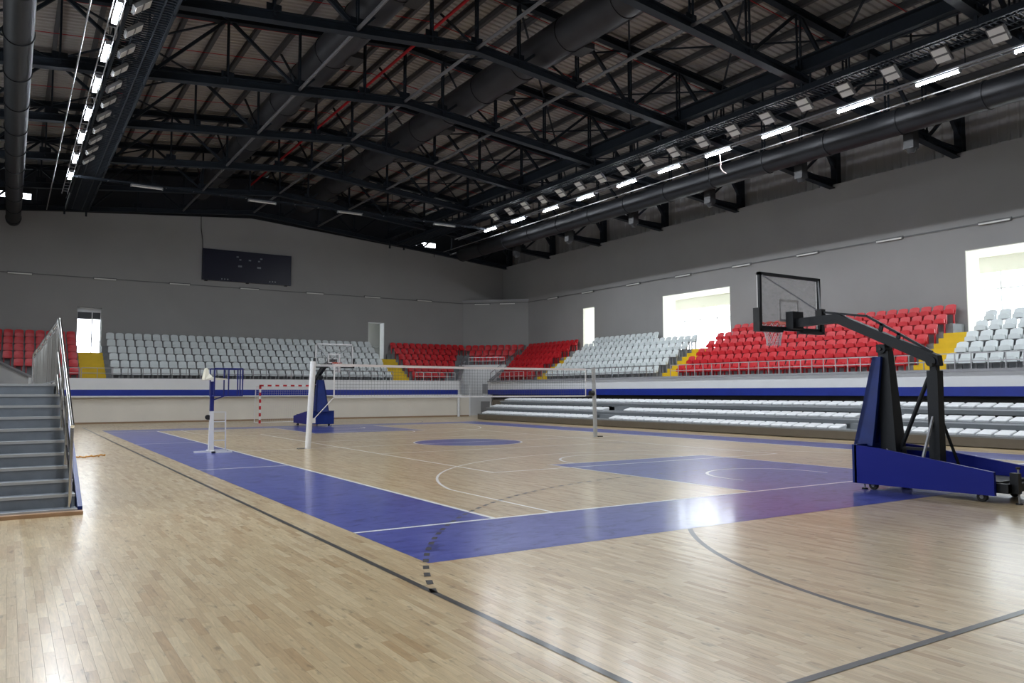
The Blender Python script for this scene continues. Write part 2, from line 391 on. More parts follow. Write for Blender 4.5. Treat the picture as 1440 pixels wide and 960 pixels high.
for s, y0 in ((1, 0), (-1, 28)):
    def T(polys): return [[(x, y0+s*y) for x, y in p] for p in polys]
    line(T([rect(5.0, 5.05, 0, 5.8)])); line(T([rect(9.95, 10.0, 0, 5.8)])); line(T([rect(4.95, 10.05, 5.78, 5.83)]))
    line(T(arc(7.5, 5.8, 1.8, 0, PI)))
    th = math.acos(6.6/6.75)
    line(T(arc(7.5, 1.575, 6.75, th, PI-th, 0.05, 80)))
    line(T([rect(0.9, 0.95, 0, 1.575+6.75*math.sin(th))])); line(T([rect(14.05, 14.10, 0, 1.575+6.75*math.sin(th))]))
    line(T(arc(7.5, 1.575, 1.3, 0, PI))); line(T([rect(6.2, 6.25, 1.2, 1.575)])); line(T([rect(8.75, 8.8, 1.2, 1.575)]))
# volleyball court 18 x 9
for a in ([rect(3, 3+W, 5, 23)], [rect(12-W, 12, 5, 23)], [rect(3, 12, 5, 5+W)], [rect(3, 12, 23-W, 23)], [rect(3, 12, 11-W, 11)], [rect(3, 12, 17, 17+W)]):
    line(a, ZL-0.0004)
# handball court 40 x 20 in charcoal
WD = 0.06
for a in ([rect(-2.5, -2.5+WD, -6, 34)], [rect(17.5-WD, 17.5, -6, 34)], [rect(-2.5, 17.5, -6-WD/2, -6+WD/2)], [rect(-2.5, 17.5, 34-WD/2, 34+WD/2)]):
    line(a, ZD, 'dline', 'handball_line')
for s, y0 in ((1, -6), (-1, 34)):
    def T(polys): return [[(x, y0+s*y) for x, y in p] for p in polys]
    line(T(arc(6.0, 0, 6, PI/2, PI, 0.06)+arc(9.0, 0, 6, 0, PI/2, 0.06)+[rect(6, 9, 5.94, 6)]), ZA, 'dline', 'handball_line')
    dash = []
    a0 = PI-math.asin(2.958/9); L9 = 9*(a0-PI/2); n = int(L9/0.30)
    for k in range(n):
        t0 = a0-(k*0.30)/9; t1 = t0-0.15/9
        dash += arc(6.0, 0, 9.0, t1, t0, 0.06, 2); dash += arc(9.0, 0, 9.0, PI-t0, PI-t1, 0.06, 2)
    dash += [rect(6.1+0.3*k, 6.25+0.3*k, 8.94, 9.0) for k in range(10)]
    line(T(dash), ZD, 'dline', 'handball_line')

# ------------------------------------------------------------------ walls
def wallpanel(axis, p0, p1, s0, s1, z0, z1, ops, name, material):
    b = MB()
    def bx(a, c, za, zb):
        if c-a < 1e-4 or zb-za < 1e-4: return
        if axis == 'x': b.box(p0, p1, a, c, za, zb)
        else: b.box(a, c, p0, p1, za, zb)
    cur = s0
    for (a, c, za, zb) in sorted(ops):
        bx(cur, a, z0, z1); bx(a, c, z0, za); bx(a, c, zb, z1); cur = c
    bx(cur, s1, z0, z1)
    return struct(b.build(name, material))
ZLAND = 3.94
OPR = [(2.4, 7.5, ZLAND, 7.35), (19.8, 24.95, ZLAND, 7.32), (31.37, 32.6, ZLAND, 7.28)]
wr = wallpanel('x', XR, XR+1.0, YN-0.7, YF+0.7, 0, 11.4, OPR, 'wall_right', 'wall'); wr['label'] = 'tall grey side wall behind the long stand'
wl = wallpanel('x', XL-1.0, XL, YN-0.7, YF+0.7, 0, 11.4, [(2.4, 7.5, ZLAND, 7.35), (19.8, 24.95, ZLAND, 7.32), (11, 16, ZLAND, 7.3)], 'wall_left', 'wall'); wl['label'] = 'grey side wall on the camera side'
OPF = [(-2.29, -1.02, ZLAND, 6.66), (15.70, 16.92, ZLAND, 6.60)]
wf = wallpanel('y', YF, YF+0.7, XL, XR, 0, 11.0, OPF, 'wall_far', 'wall'); wf['label'] = 'grey end wall carrying the scoreboard'
wn = wallpanel('y', YN-0.7, YN, XL, XR, 0, 11.0, [], 'wall_near', 'wall'); wn['label'] = 'grey end wall behind the camera'
RIDGE = 7.5
def gab(x): return 13.02-0.081*abs(x-RIDGE)
for nm, y0, y1 in (('wall_far_gable', YF, YF+0.7), ('wall_near_gable', YN-0.7, YN)):
    struct(MB().prism([(XL, 11.0), (XR, 11.0), (XR, gab(XR)), (RIDGE, gab(RIDGE)), (XL, gab(XL))], y0, y1, 'y').build(nm, 'wall'))
# cladding above the walls
rib = MB()
def cladx(x, sgn):
    b = MB(); n = 0
    ys = YN-0.7
    pts = []
    while ys < YF+0.7:
        pts += [(ys, 0), (ys+0.20, 0), (ys+0.24, 0.035), (ys+0.30, 0.035), (ys+0.34, 0)]
        ys += 0.38
    vs = []; fs = []
    for k, (y, d) in enumerate(pts): vs += [(x-sgn*d, y, 11.2), (x-sgn*d, y, 14.2)]
    for k in range(len(pts)-1): fs.append((2*k, 2*k+2, 2*k+3, 2*k+1))
    return b.add(vs, fs)
struct(cladx(27.75, 1).build('wall_right_cladding', 'clad')); struct(cladx(-12.75, -1).build('wall_left_cladding', 'clad'))
# far gable cladding with two clerestory slits
gb = wallpanel('y', 43.55, 43.65, -12.8, 27.8, 11.0, 15.9, [(-7.2, -4.75, 12.8, 13.15), (19.1, 21.4, 12.55, 12.9)], 'wall_far_cladding', 'shadeclad')
struct(MB().box(-12.8, 27.8, YN-0.75, YN-0.70, 11.0, 15.9).build('wall_near_cladding', 'shadeclad'))
for n, (a, c, z0, z1) in enumerate(((-7.2, -4.75, 12.8, 13.15), (19.1, 21.4, 12.55, 12.9))):
    o = bpy.data.objects.new('window_%d' % (n+5), None); col.objects.link(o); o.location = (a, 43.6, z0); struct(o, 'narrow clerestory window high in the far gable')
    k = 3
    for q in range(k):
        MB().box(a+(c-a)*q/k, a+(c-a)*(q+1)/k, 43.59, 43.61, z0, z1).build('pane', 'glass', o)
    for q in range(k+1):
        MB().box(a+(c-a)*q/k-0.03, a+(c-a)*q/k+0.03, 43.57, 43.63, z0, z1).build('frame', 'wframe', o)

# chamfered corner block with ledge, far right and mirrored far left
def mir(x): return 15.0-x
cz = 8.5
struct(MB().prism([(23.34, 42.8), (26.9, 39.2), (26.9, 42.8)], 0, cz, 'z').build('wall_corner', 'wall'))
struct(MB().prism([(23.25, 42.82), (26.92, 39.11), (26.92, 42.82)], cz, cz+0.10, 'z').build('trim_1', 'coping'))
struct(MB().prism([(mir(23.34), 42.8), (mir(26.9), 42.8), (mir(26.9), 39.2)], 0, cz, 'z').build('wall_corner_left', 'wall'))

# ------------------------------------------------------------------ roof deck
def zt(x): return 15.62-0.1*abs(x-RIDGE)     # top chord centre
def zb(x): return 13.30-0.1*abs(x-RIDGE)     # bottom chord centre
vs = []; fs = []; prof = []
y = YN-0.8
while y < 43.7:
    prof += [(y, 0), (y+0.12, 0), (y+0.15, 0.06), (y+0.25, 0.06)]
    y += 0.28
for (y, d) in prof:
    for x in (-12.9, RIDGE, 27.9): vs.append((x, y, zt(x)+0.36+d))
for k in range(len(prof)-1):
    for j in range(2): fs.append((3*k+j, 3*k+j+1, 3*k+j+4, 3*k+j+3))
rd = MB(); rd.v = vs; rd.f = fs
ceiling = struct(rd.build('ceiling', 'deck'), 'corrugated metal roof deck')
tp = MB().prism([(-13, zt(-13)+0.55), (RIDGE, zt(RIDGE)+0.55), (28, zt(28)+0.55), (28, zt(28)+0.6), (RIDGE, zt(RIDGE)+0.6), (-13, zt(-13)+0.6)], YN-0.9, 43.8, 'y')
struct(tp.build('ceiling_insulation', 'clad'))

# ------------------------------------------------------------------ roof trusses
NX = [27.2-2.57*k for k in range(8)]
NODES = sorted(NX+[RIDGE]+[mir(x) for x in NX])
def make_truss():
    t = thing('roof_truss', '', 'truss')
    def chord(z, h, w, nm):
        b = MB()
        for (x0, x1) in ((-12.3, RIDGE), (RIDGE, 27.3)):
            # I section: web and two flanges
            for dz, hh, ww in ((0, h*0.8, 0.03), (h/2-0.015, 0.03, w), (-h/2+0.015, 0.03, w)):
                b.bar((x0, 0, z(x0)+dz), (x1, 0, z(x1)+dz), ww, hh)
        return b.build(nm, 'steel', t)
    chord(zt, 0.28, 0.26, 'top_chord'); chord(zb, 0.30, 0.30, 'bottom_chord')
    n = len(NODES)
    for k, x in enumerate(NODES):
        b = MB()
        if k in (0, n-1):
            b.box(x-0.16, x+0.16, -0.16, 0.16, 11.4, zt(x))
            b.build('column', 'steel', t)
        else:
            for dy in (-0.07, 0.07): b.bar((x, dy, zb(x)), (x, dy, zt(x)), 0.05, 0.06, (1, 0, 0))
            zz = zb(x)+0.3
            while zz < zt(x)-0.2:
                b.bar((x, -0.07, zz), (x, 0.07, zz+0.14), 0.03, 0.02, (1, 0, 0)); zz += 0.36
            b.build('vertical', 'steel', t)
    for k in range(n-1):
        xa, xb = NODES[k], NODES[k+1]
        if xb-xa < 2.0: continue
        mid = (xa+xb)/2
        # diagonals fan up from every second bottom node
        if k % 2 == (0 if mid > RIDGE else 1):
            p, q = (xb, zb(xb)), (xa, zt(xa))
        else:
            p, q = (xa, zb(xa)), (xb, zt(xb))
        MB().bar((p[0], 0, p[1]), (q[0], 0, q[1]), 0.10, 0.12, (0, 1, 0)).build('diagonal', 'steel', t)
    for sx in (1, -1):
        f = (lambda x: x) if sx > 0 else mir
        MB().bar((f(27.1), 0, 11.55), (f(24.63), 0, zb(24.63)), 0.22, 0.20).build('knee_brace', 'steel', t)
        MB().bar((f(27.1), 0, 12.2), (f(25.9), 0, zt(25.9)), 0.16, 0.16).build('knee_brace', 'steel', t)
        MB().box(f(27.05), f(27.35), -0.2, 0.2, 11.40, 11.44).build('base_plate', 'steel', t)
    for x in NODES[1:-1]:
        MB().box(x-0.22, x+0.22, -0.012, 0.012, zb(x)+0.12, zb(x)+0.40).build('gusset_plate', 'steel', t)
    return t
tr = make_truss()
TY = [42.25-5.76*k for k in range(10)]
for k, y in enumerate(TY):
    o = tr if k == 0 else copy_tree(tr)
    o.location.y = y
    o['label'] = 'dark steel roof truss directly above the scoreboard wall' if k == 0 else 'dark steel gable roof truss, %s out from the scoreboard wall truss' % nth(k)
    o['group'] = 'roof trusses'
# purlins
px_list = sorted(set([round(x, 3) for x in NODES]+[round((NODES[k]+NODES[k+1])/2, 3) for k in range(len(NODES)-1)]))
for k, x in enumerate(reversed(px_list)):
    b = MB(); z = zt(x)+0.24
    b.box(x-0.02, x+0.02, YN-0.7, 43.6, z-0.10, z+0.10); b.box(x-0.07, x+0.07, YN-0.7, 43.6, z+0.10, z+0.115); b.box(x-0.07, x+0.07, YN-0.7, 43.6, z-0.115, z-0.10)
    tag(b.build('roof_purlin', 'purlin'), 'grey steel purlin under the roof deck, %s from the right wall' % nth(k+1), 'purlin', 'roof purlins')
# longitudinal tubes at the bottom chord and sway bracing
for x, lab in ((RIDGE, 'grey steel tie tube along the roof ridge at bottom chord level'), (11.78, 'grey steel tie tube between ridge and bleacher side catwalk'), (mir(11.78), 'grey steel tie tube between ridge and left catwalk'),
               (21.9, 'grey steel tie tube above the bleacher side round duct'), (mir(21.9), 'grey steel tie tube near the left wall')):
    tag(MB().cyl((x, -12, zb(x)+0.02), (x, 42.2, zb(x)+0.02), 0.06, 8).build('tie_tube', 'pipe', smooth=True), lab, 'tube', 'longitudinal tie tubes')
for x, lab in ((17.0, 'dark longitudinal girder above the bleacher side catwalk'), (-2.0, 'dark longitudinal girder above the left catwalk')):
    t = thing('roof_girder', lab, 'girder', (x, 0, zb(17.0)))
    MB().box(x-0.2, x+0.2, -14, 42.2, zb(17)+0.17, zb(17)+0.21).build('top_flange', 'steel', t)
    MB().box(x-0.015, x+0.015, -14, 42.2, zb(17)+0.21, zb(17)+0.65).build('web', 'steel', t)
    MB().box(x-0.2, x+0.2, -14, 42.2, zb(17)+0.65, zb(17)+0.69).build('top_flange', 'steel', t)
# sway braces between trusses (from bottom node up to next truss top)
for k in range(len(TY)-1):
    for q, x in enumerate((RIDGE, 11.78, mir(11.78))):
        za, zc = zb(x)+0.1, zt(x)-0.1
        where = ('ridge', 'bleacher side tie tube', 'left tie tube')[q]
        tag(MB().bar((x+0.12, TY[k+1]+0.15, za), (x+0.12, (TY[k]+TY[k+1])/2, zc+0.25), 0.07, 0.07).build('sway_brace', 'steel'), 'slanted dark brace at %s, %s roof bay from scoreboard wall' % (where, nth(k+1)), 'brace', 'sway braces')

# crossed rods in the roof plane
for k in range(len(TY)-2):
    for q, (xa, xb) in enumerate(((NODES[-2], NODES[-4]), (NODES[-4], NODES[-6]), (NODES[-6], NODES[-8]), (NODES[5], NODES[3]), (NODES[3], NODES[1]))):
        t = thing('cross_brace', 'crossed steel rods under the deck, %s bay from scoreboard wall, %s panel from right' % (nth(k+1), nth(q+1)), 'brace', ((xa+xb)/2, TY[k+1], zt(xa)), 0, 'roof plane cross braces')
        for (x0, x1) in ((xa, xb), (xb, xa)):
            MB().bar((x0, TY[k+1], zt(x0)-0.05), (x1, TY[k], zt(x1)-0.05), 0.07, 0.05).build('rod', 'steel', t)

# ------------------------------------------------------------------ ducts
def round_duct(x, z, r, y0, y1, lab, m='duct'):
    t = thing('air_duct', lab, 'duct', (x, y0, z))
    MB().cyl((x, y0, z), (x, y1, z), r, 28).build('duct_tube', m, t, smooth=True)
    y = y0+1.0
    ring = MB().cyl((0, -0.03, 0), (0, 0.03, 0), r+0.03, 28).mesh('flange_ring', smooth=True); ring.materials.append(MW[m])
    while y < y1:
        inst(ring, 'flange_ring', t, (0, y-y0, 0)); y += 2.88
    return t
d1 = round_duct(10.35, 14.0, 0.62, -12, 41, 'fat dark round air duct on the bleacher side of the ridge')
d2 = round_duct(3.95, 14.0, 0.62, -12, 41, 'fat dark round air duct on the scoreboard-left side of the ridge')
for d, x in ((d1, 10.35), (d2, 3.95)):
    for k in range(8):
        y = 1.5+5.0*k
        MB().box(x+0.25, x+0.70, y, y+0.75, 13.40, 13.62).build('outlet_grille', 'black', d)
d3 = round_duct(20.6, 11.15, 0.46, -12, 38.0, 'dark round air duct hung along the top of the right wall', 'hduct')
for k, y in enumerate((6.3, 10.9, 15.8, 21.0, 26.5, 32.0)):
    s = MB().box(21.0, 21.36, y-0.18, y+0.18, 10.25, 11.0)
    p = s.build('nozzle_box', 'black', d3)
    MB().cyl((21.18, y, 10.10), (21.18, y, 10.25), 0.11, 14, 0.18).build('nozzle', 'black', p, smooth=True)
d4 = round_duct(-5.6, 11.15, 0.35, -12, 41.5, 'dark round air duct hung along the left side of the roof', 'hduct')
for d, x, zz, rr in ((d3, 20.6, 11.15, 0.46), (d4, -5.6, 11.15, 0.35)):
    for y in TY[:-1]:
        MB().bar((x, y, zz+rr-0.02), (x, y, zb(x)), 0.03, 0.03).build('hanger', 'steel', d)
# sprinkler
t = thing('sprinkler_main', 'red sprinkler pipe running along the roof beside the ridge', 'pipe', (6.95, 0, 14.8))
MB().cyl((6.95, -12, 14.75), (6.95, 41, 14.75), 0.06, 10).build('main_pipe', 'redpipe', t, smooth=True)
for k in range(18):
    y = -9+2.88*k
    MB().bar((RIDGE, y, zt(RIDGE)+0.06), (20.5, y, zt(20.5)+0.06), 0.022, 0.022).build('branch_pipe', 'redpipe', t)
    MB().bar((RIDGE, y, zt(RIDGE)+0.06), (-5.5, y, zt(-5.5)+0.06), 0.022, 0.022).build('branch_pipe', 'redpipe', t)

# ------------------------------------------------------------------ catwalks with lamps
def catwalk(f, side):
    t = thing('catwalk', 'dark steel catwalk with railings under the %s of the roof' % ('bleacher side' if side == 'bleacher side' else 'left side'), 'catwalk', (f(17.6), 0, 11.7))
    b = MB()
    a, c = f(17.05), f(18.15)
    gb_ = MB(); yg = -12.0
    while yg < 41: gb_.box(min(a, c), max(a, c), yg, yg+0.05, 11.99, 12.02); yg += 0.16
    gb_.box(f(17.35)-0.02, f(17.35)+0.02, -12, 41, 11.97, 12.02).box(f(17.85)-0.02, f(17.85)+0.02, -12, 41, 11.97, 12.02).build('grating', 'steel', t)
    for x in (17.05, 18.15):
        for z in (12.5, 13.0): MB().cyl((f(x), -12, z), (f(x), 41, z), 0.022, 6).build('rail', 'steel', t)
        MB().box(f(x)-0.03, f(x)+0.03, -12, 41, 11.92, 12.12).build('kick_plate', 'steel', t)
    pm = MB().box(-0.025, 0.025, -0.025, 0.025, 0, 1.05).mesh('rail_post'); pm.materials.append(MW['steel'])
    y = -11.5
    while y < 41:
        for x in (17.05, 18.15): inst(pm, 'rail_post', t, (f(x)-f(17.6), y, 0.28))
        y += 1.45
    hm = MB().box(-0.05, 0.05, -0.05, 0.05, 0, 0.55).mesh('hanger'); hm.materials.append(MW['steel'])
    for y in TY[:-1]:
        for x in (17.05, 18.15): inst(hm, 'hanger', t, (f(x)-f(17.6), y, 0.20))
    # ladder tray
    tr_ = thing('cable_tray', 'pale ladder cable tray with tube lights on the %s' % side, 'cable tray', (f(18.5), 0, 11.5))
    for x in (18.38, 18.62): MB().box(f(x)-0.012, f(x)+0.012, -12, 35, 11.46, 11.52).build('side_rail', 'tray', tr_)
    rm = MB().box(-0.12, 0.12, -0.012, 0.012, 0, 0.02).mesh('rung'); rm.materials.append(MW['tray'])
    y = -11.8
    while y < 35: inst(rm, 'rung', tr_, (0, y, -0.03)); y += 0.6
    sm = MB().box(-0.012, 0.012, -0.012, 0.012, 0, 0.55).mesh('drop_rod'); sm.materials.append(MW['steel'])
    y = -11.5
    while y < 35: inst(sm, 'drop_rod', tr_, (0, y, 0)); y += 2.9
    MB().cyl((f(19.15), -12, 11.2), (f(19.15), 38, 11.2), 0.022, 6).build('conduit', 'housing', tr_)
TUBE_Y = [-7.76, -4.86, -1.96, 0.94, 3.84, 6.65, 9.9, 12.8, 15.6, 18.4, 21.5, 24.5, 27.65, 30.7]
def tube_light(x, y, lab, lit, grp, along='y', z=11.4):
    t = thing('tube_light', lab, 'light', (x, y, z), 0, grp)
    hl = 0.68
    def B(a0, a1, c0, c1, z0, z1):
        return MB().box(x+c0, x+c1, y+a0, y+a1, z0, z1) if along == 'y' else MB().box(x+a0, x+a1, y+c0, y+c1, z0, z1)
    B(-hl, hl, -0.07, 0.07, z+0.02, z+0.06).build('housing', 'tray', t)
    for s in (-1, 1): B(s*hl-0.02, s*hl+0.02, -0.07, 0.07, z-0.06, z+0.05).build('end_cap', 'tray', t)
    tm = MB()
    for s in (-0.035, 0.035):
        if along == 'y': tm.cyl((x+s, y-hl, z-0.02), (x+s, y+hl, z-0.02), 0.026, 8)
        else: tm.cyl((x-hl, y+s, z-0.02), (x+hl, y+s, z-0.02), 0.026, 8)
    tm.build('tube', 'tube' if lit else 'tubeoff', t, smooth=True)
    if lit:
        L = bpy.data.lights.new('tube_glow', 'AREA'); L.shape = 'RECTANGLE'; L.size = 0.12; L.size_y = 2*hl; L.energy = TUBE_W; L.color = (0.90, 0.95, 1.0)
        lo = bpy.data.objects.new('tube_glow', L); col.objects.link(lo); lo.parent = t; lo.location = (0, 0, -0.055)
    return t
for f, side in ((lambda x: x, 'bleacher side'), (mir, 'left side')):
    catwalk(f, side)
    for k, y in enumerate(reversed(TUBE_Y)):
        tube_light(f(18.5), y, 'glowing tube light under the %s catwalk, %s from the far end' % (side, nth(k+1)), True, 'lit tubes of the '+side)
    for k in range(19):
        y = 29.3-1.62*k
        if side == 'left side' and k > 14: continue
        x = f(17.87); sg = -1 if side == 'bleacher side' else 1
        t = thing('floodlight', 'unlit twin-panel floodlight on the %s catwalk rail, %s from the far end' % (side, nth(k+1)), 'floodlight', (x, y, 11.8), 0, 'floodlights of the '+side)
        n = Vector((sg*0.62, 0, -0.78)).normalized(); u = Vector((0, 1, 0)); v = n.cross(u)
        c = Vector((x, y, 11.8))
        MB().bar(c-n*0.10, c, 0.50, 0.52, up=v).build('body', 'housing', t)
        for q in (-0.135, 0.135):
            MB().bar(c+v*q, c+v*q+n*0.012, 0.42, 0.20, up=v).build('lens', 'flood', t)
        MB().bar(c-n*0.1, (x, y, 12.1), 0.04, 0.04).build('bracket', 'steel', t)
# cross catwalk at the far end with unlit tubes
t = thing('cable_tray', 'thin cable tray crossing the hall below the roof near scoreboard', 'cable tray', (7.5, 31.2, 11.5))
for yy in (31.05, 31.29): MB().box(-3.4, 18.4, yy-0.012, yy+0.012, 11.46, 11.52).build('side_rail', 'steel', t)
for k in range(18): MB().box(-3.2+1.25*k-0.01, -3.2+1.25*k+0.01, 31.05, 31.29, 11.47, 11.49).build('rung', 'tray', t)
for k in range(5): MB().box(-3+5.1*k-0.01, -3+5.1*k+0.01, 31.16, 31.18, 11.5, zb(-3+5.1*k)).build('drop_rod', 'steel', t)
for k, x in enumerate((-0.3, 5.1, 9.8, 15.6)):
    tube_light(x, 31.17, 'unlit tube light on the far crossing tray, %s from the left' % nth(k+1), False, 'unlit crossing tubes', 'x')
# loose cable hanging from a tube
cb = [(18.5, 12.75, 11.4), (18.52, 12.72, 11.0), (18.5, 12.70, 10.7), (18.53, 12.60, 10.55), (18.55, 12.45, 10.45)]
tag(MB().path(cb, 0.022, 6).build('loose_cable', 'cable', smooth=True), 'pale loose cable dangling below a lit tube on the right', 'cable')

# ------------------------------------------------------------------ grandstands
DT, DZ, Z1 = 0.72, 0.43, 2.22
def tread(k): return Z1+DZ*(k-1)
class Frame:
    def __init__(s, kind): s.kind = kind
    def P(s, a, t, z):
        if s.kind == 'far': return (a, 38.3+t, z)
        if s.kind == 'right': return (22.4+t, a, z)
        if s.kind == 'left': return (-7.4-t, a, z)
    def box(s, mb, a0, a1, t0, t1, z0, z1):
        p, q = s.P(a0, t0, z0), s.P(a1, t1, z1); return mb.box(p[0], q[0], p[1], q[1], z0, z1)
FAR, RIGHT, LEFT = Frame('far'), Frame('right'), Frame('left')
def far_end(k): return 20.35+0.62*(k-1)
def right_end(k): return 37.2+0.42*(k-1)
def stand(fr, lab, ends, aisles, cuts, z_under, rng):
    t = thing('grandstand', lab, 'stand', fr.P(ends[1](1), 0, 0))
    for k in range(1, 7):
        b = MB()
        a0, a1 = ends[0](k), ends[1](k); cur = a0
        blocks = sorted(aisles+([c for c in cuts] if k == 6 else []))
        for (c0, c1) in blocks:
            if c0 > cur: fr.box(b, cur, c0, DT*(k-1), 4.5, z_under if k == 1 else tread(k-1), tread(k))
            cur = max(cur, c1)
        if a1 > cur: fr.box(b, cur, a1, DT*(k-1), 4.5, z_under if k == 1 else tread(k-1), tread(k))
        b.build('terrace_step', 'concrete', t)
    return t
AF = [(-2.29, -1.05), (15.9, 17.1)]
AR = [(6.40, 7.62), (19.90, 21.10), (31.40, 32.60)]
gf = stand(FAR, 'concrete end stand below the scoreboard with white fascia and blue stripe', (lambda k: -4.7-0.61*(k-1), far_end), AF, [], 1.45, None)
gr = stand(RIGHT, 'long concrete side stand above the bleachers with white fascia and blue stripe', (lambda k: -6.0, right_end), AR, [(2.4, 7.62), (19.8, 24.95)], 1.5, None)
gl = stand(LEFT, 'concrete side stand on the camera side', (lambda k: 24.0, lambda k: 36.0), [], [], 1.5, None)
for fr, t, a0, a1, zlow in ((FAR, gf, -4.55, 20.35, 1.42), (RIGHT, gr, -6.0, 37.3, 1.50), (LEFT, gl, 24.0, 36.0, 1.5)):
    fr.box(MB(), a0, a1, -0.16, 0.02, 1.83, 2.40 if fr is RIGHT else 2.44).build('fascia', 'white', t)
    b = MB(); fr.box(b, a0, a1, -0.17, 0.02, 1.50, 1.83); b.build('blue_stripe', 'stripe', t)
    if fr is FAR:
        fr.box(MB(), a0, a1+0.3, -0.22, 0.02, 1.42, 1.50).build('ledge', 'white', t)
    else:
        fr.box(MB(), a0, a1, -0.22, 0.12, 2.34, 2.44).build('coping', 'coping', t)
# landing floors behind the cut-outs
for (c0, c1) in AR+[]:
    RIGHT.box(MB(), c0, c1, DT*4.6, 4.5, 2.5, ZLAND).build('landing', 'yellow' if c0 > 30 else 'concrete', gr)
for (c0, c1) in AF:
    FAR.box(MB(), c0, c1, DT*4.6, 4.5, 2.5, ZLAND).build('landing', 'concrete', gf)
# lower wall below the far stand
lw = struct(MB().box(-7.5, 21.4, 38.42, 38.62, 0, 1.45).build('wall_far_lower', 'lower'))
struct(MB().box(-7.5, 21.4, 38.40, 38.425, 0, 0.09).build('baseboard_far', 'skirt'))
struct(MB().box(22.6, 22.7, -6, 37.2, 0, 1.5).build('wall_right_lower', 'dark'))  # wall coloured dark to stand for the shaded void behind the bleachers
# yellow aisle stairs
def aisle(fr, a0, a1, lab):
    t = thing('aisle_stairs', lab, 'stairs', fr.P((a0+a1)/2, 0, 2.2))
    for k in range(9):
        z0, z1 = 2.0 if k == 0 else Z1-0.01+0.215*(k-1), Z1+0.215*k
        if k == 0: z1 = Z1
        b = MB(); fr.box(b, a0, a1, max(0.0, 0.36*k), DT*4.6, z0, min(z1, ZLAND+0.01)); b.build('step', 'yellow', t)
    b = MB(); fr.box(b, a0-0.10, a0, 0.1, 4.3, 2.2, 2.3)
    return t
aisle(FAR, AF[0][0], AF[0][1], 'yellow stairs below the bright doorway at far left')
aisle(FAR, AF[1][0], AF[1][1], 'yellow stairs between white and red seats of the scoreboard stand')
aisle(RIGHT, AR[0][0], AR[0][1], 'yellow stairs nearest the camera, behind the near basketball hoop')
aisle(RIGHT, AR[1][0], AR[1][1], 'yellow stairs below the square bright opening, mid side stand')
aisle(RIGHT, AR[2][0], AR[2][1], 'yellow stairs below the narrow cream doorway of side stand')
# sloping end parapets with grey coping
def parapet(p0, p1, zf, zr, lab, rail=True):
    t = thing('end_parapet', lab, 'parapet', (p0[0], p0[1], 0))
    d = Vector((p1[0]-p0[0], p1[1]-p0[1], 0)); n = Vector((-d.y, d.x, 0)).normalized()*0.07
    def V(p, z, s): return (p[0]+n.x*s, p[1]+n.y*s, z)
    vs = [V(p0, 0, -1), V(p1, 0, -1), V(p1, zr, -1), V(p0, zf, -1), V(p0, 0, 1), V(p1, 0, 1), V(p1, zr, 1), V(p0, zf, 1)]
    fs = [(0, 1, 2, 3), (7, 6, 5, 4), (0, 4, 5, 1), (3, 2, 6, 7), (0, 3, 7, 4), (1, 5, 6, 2)]
    MB().add(vs, fs).build('parapet_wall', 'white', t)
    MB().bar((p0[0], p0[1], zf+0.04), (p1[0], p1[1], zr+0.04), 0.24, 0.10).build('coping', 'coping', t)
    if not rail: return t
    k = 7
    pts = [Vector((p0[0]+(p1[0]-p0[0])*q/k, p0[1]+(p1[1]-p0[1])*q/k, zf+(zr-zf)*q/k)) for q in range(k+1)]
    for q in range(k+1): MB().bar(pts[q], pts[q]+Vector((0, 0, 0.55)), 0.03, 0.03).build('rail_post', 'railm', t)
    MB().cyl(pts[0]+Vector((0, 0, 0.55)), pts[-1]+Vector((0, 0, 0.55)), 0.025, 8).build('rail', 'railm', t)
    return t
parapet((20.45, 38.2), (23.5, 42.6), 2.44, 4.35, 'white sloping parapet with grey coping at the red end of the scoreboard stand')
parapet((22.5, 37.35), (26.7, 39.35), 2.44, 4.6, 'white sloping parapet closing the far end of the side stand')
lp = parapet((-4.6, 38.2), (-8.4, 42.6), 2.44, 4.6, 'white sloping parapet with grey coping behind the left stair railing', False)
# corner platform on the chamfer
M0 = Vector((25.12, 41.0)); nn = Vector((-0.7071, -0.7071)); aa = Vector((0.7071, -0.7071))
def C2(a, o, z=None):
    p = M0+aa*a+nn*o
    return (p.x, p.y) if z is None else (p.x, p.y, z)
cp = thing('grandstand', 'raised corner stand with a white front wall and few red seats', 'stand', C2(0, 1, 0))
for lv, o1, hw in ((4, 2.35, 1.45), (5, 1.6, 1.95), (6, 0.88, 2.5)):
    poly = [C2(-hw, 0.0), C2(hw, 0.0), C2(hw, o1), C2(-hw, o1)]
    MB().prism(poly, 0 if lv == 4 else tread(lv-1), tread(lv)-0.02, 'z').build('terrace_step', 'concrete', cp)
def cbox(a0, a1, o0, o1, z0, z1): return MB().prism([C2(a0, o0), C2(a1, o0), C2(a1, o1), C2(a0, o1)], z0, z1, 'z')
cbox(-2.1, 1.35, 2.36, 2.5, 0, 3.62).build('front_wall', 'white', cp)
o = struct(cbox(-0.35, 0.25, 2.5, 2.53, 1.55, 2.25).build('trim_2', 'coping'))
d = bpy.data.objects.new('door_4', None); col.objects.link(d); d.location = C2(-0.1, 2.5, 0); struct(d, 'small doorway in the corner under the raised seats')
cbox(-0.45, 0.35, 2.505, 2.56, 0, 1.0).build('door_leaf', 'coping', d); cbox(-0.53, -0.45, 2.5, 2.58, 0, 1.06).build('jamb', 'white', d); cbox(0.35, 0.43, 2.5, 2.58, 0, 1.06).build('jamb', 'white', d); cbox(-0.53, 0.43, 2.5, 2.58, 1.0, 1.08).build('lintel', 'white', d)
t = thing('guard_rail', 'short pale guard rail on the raised corner stand', 'railing', C2(0, 2.43, 3.62))
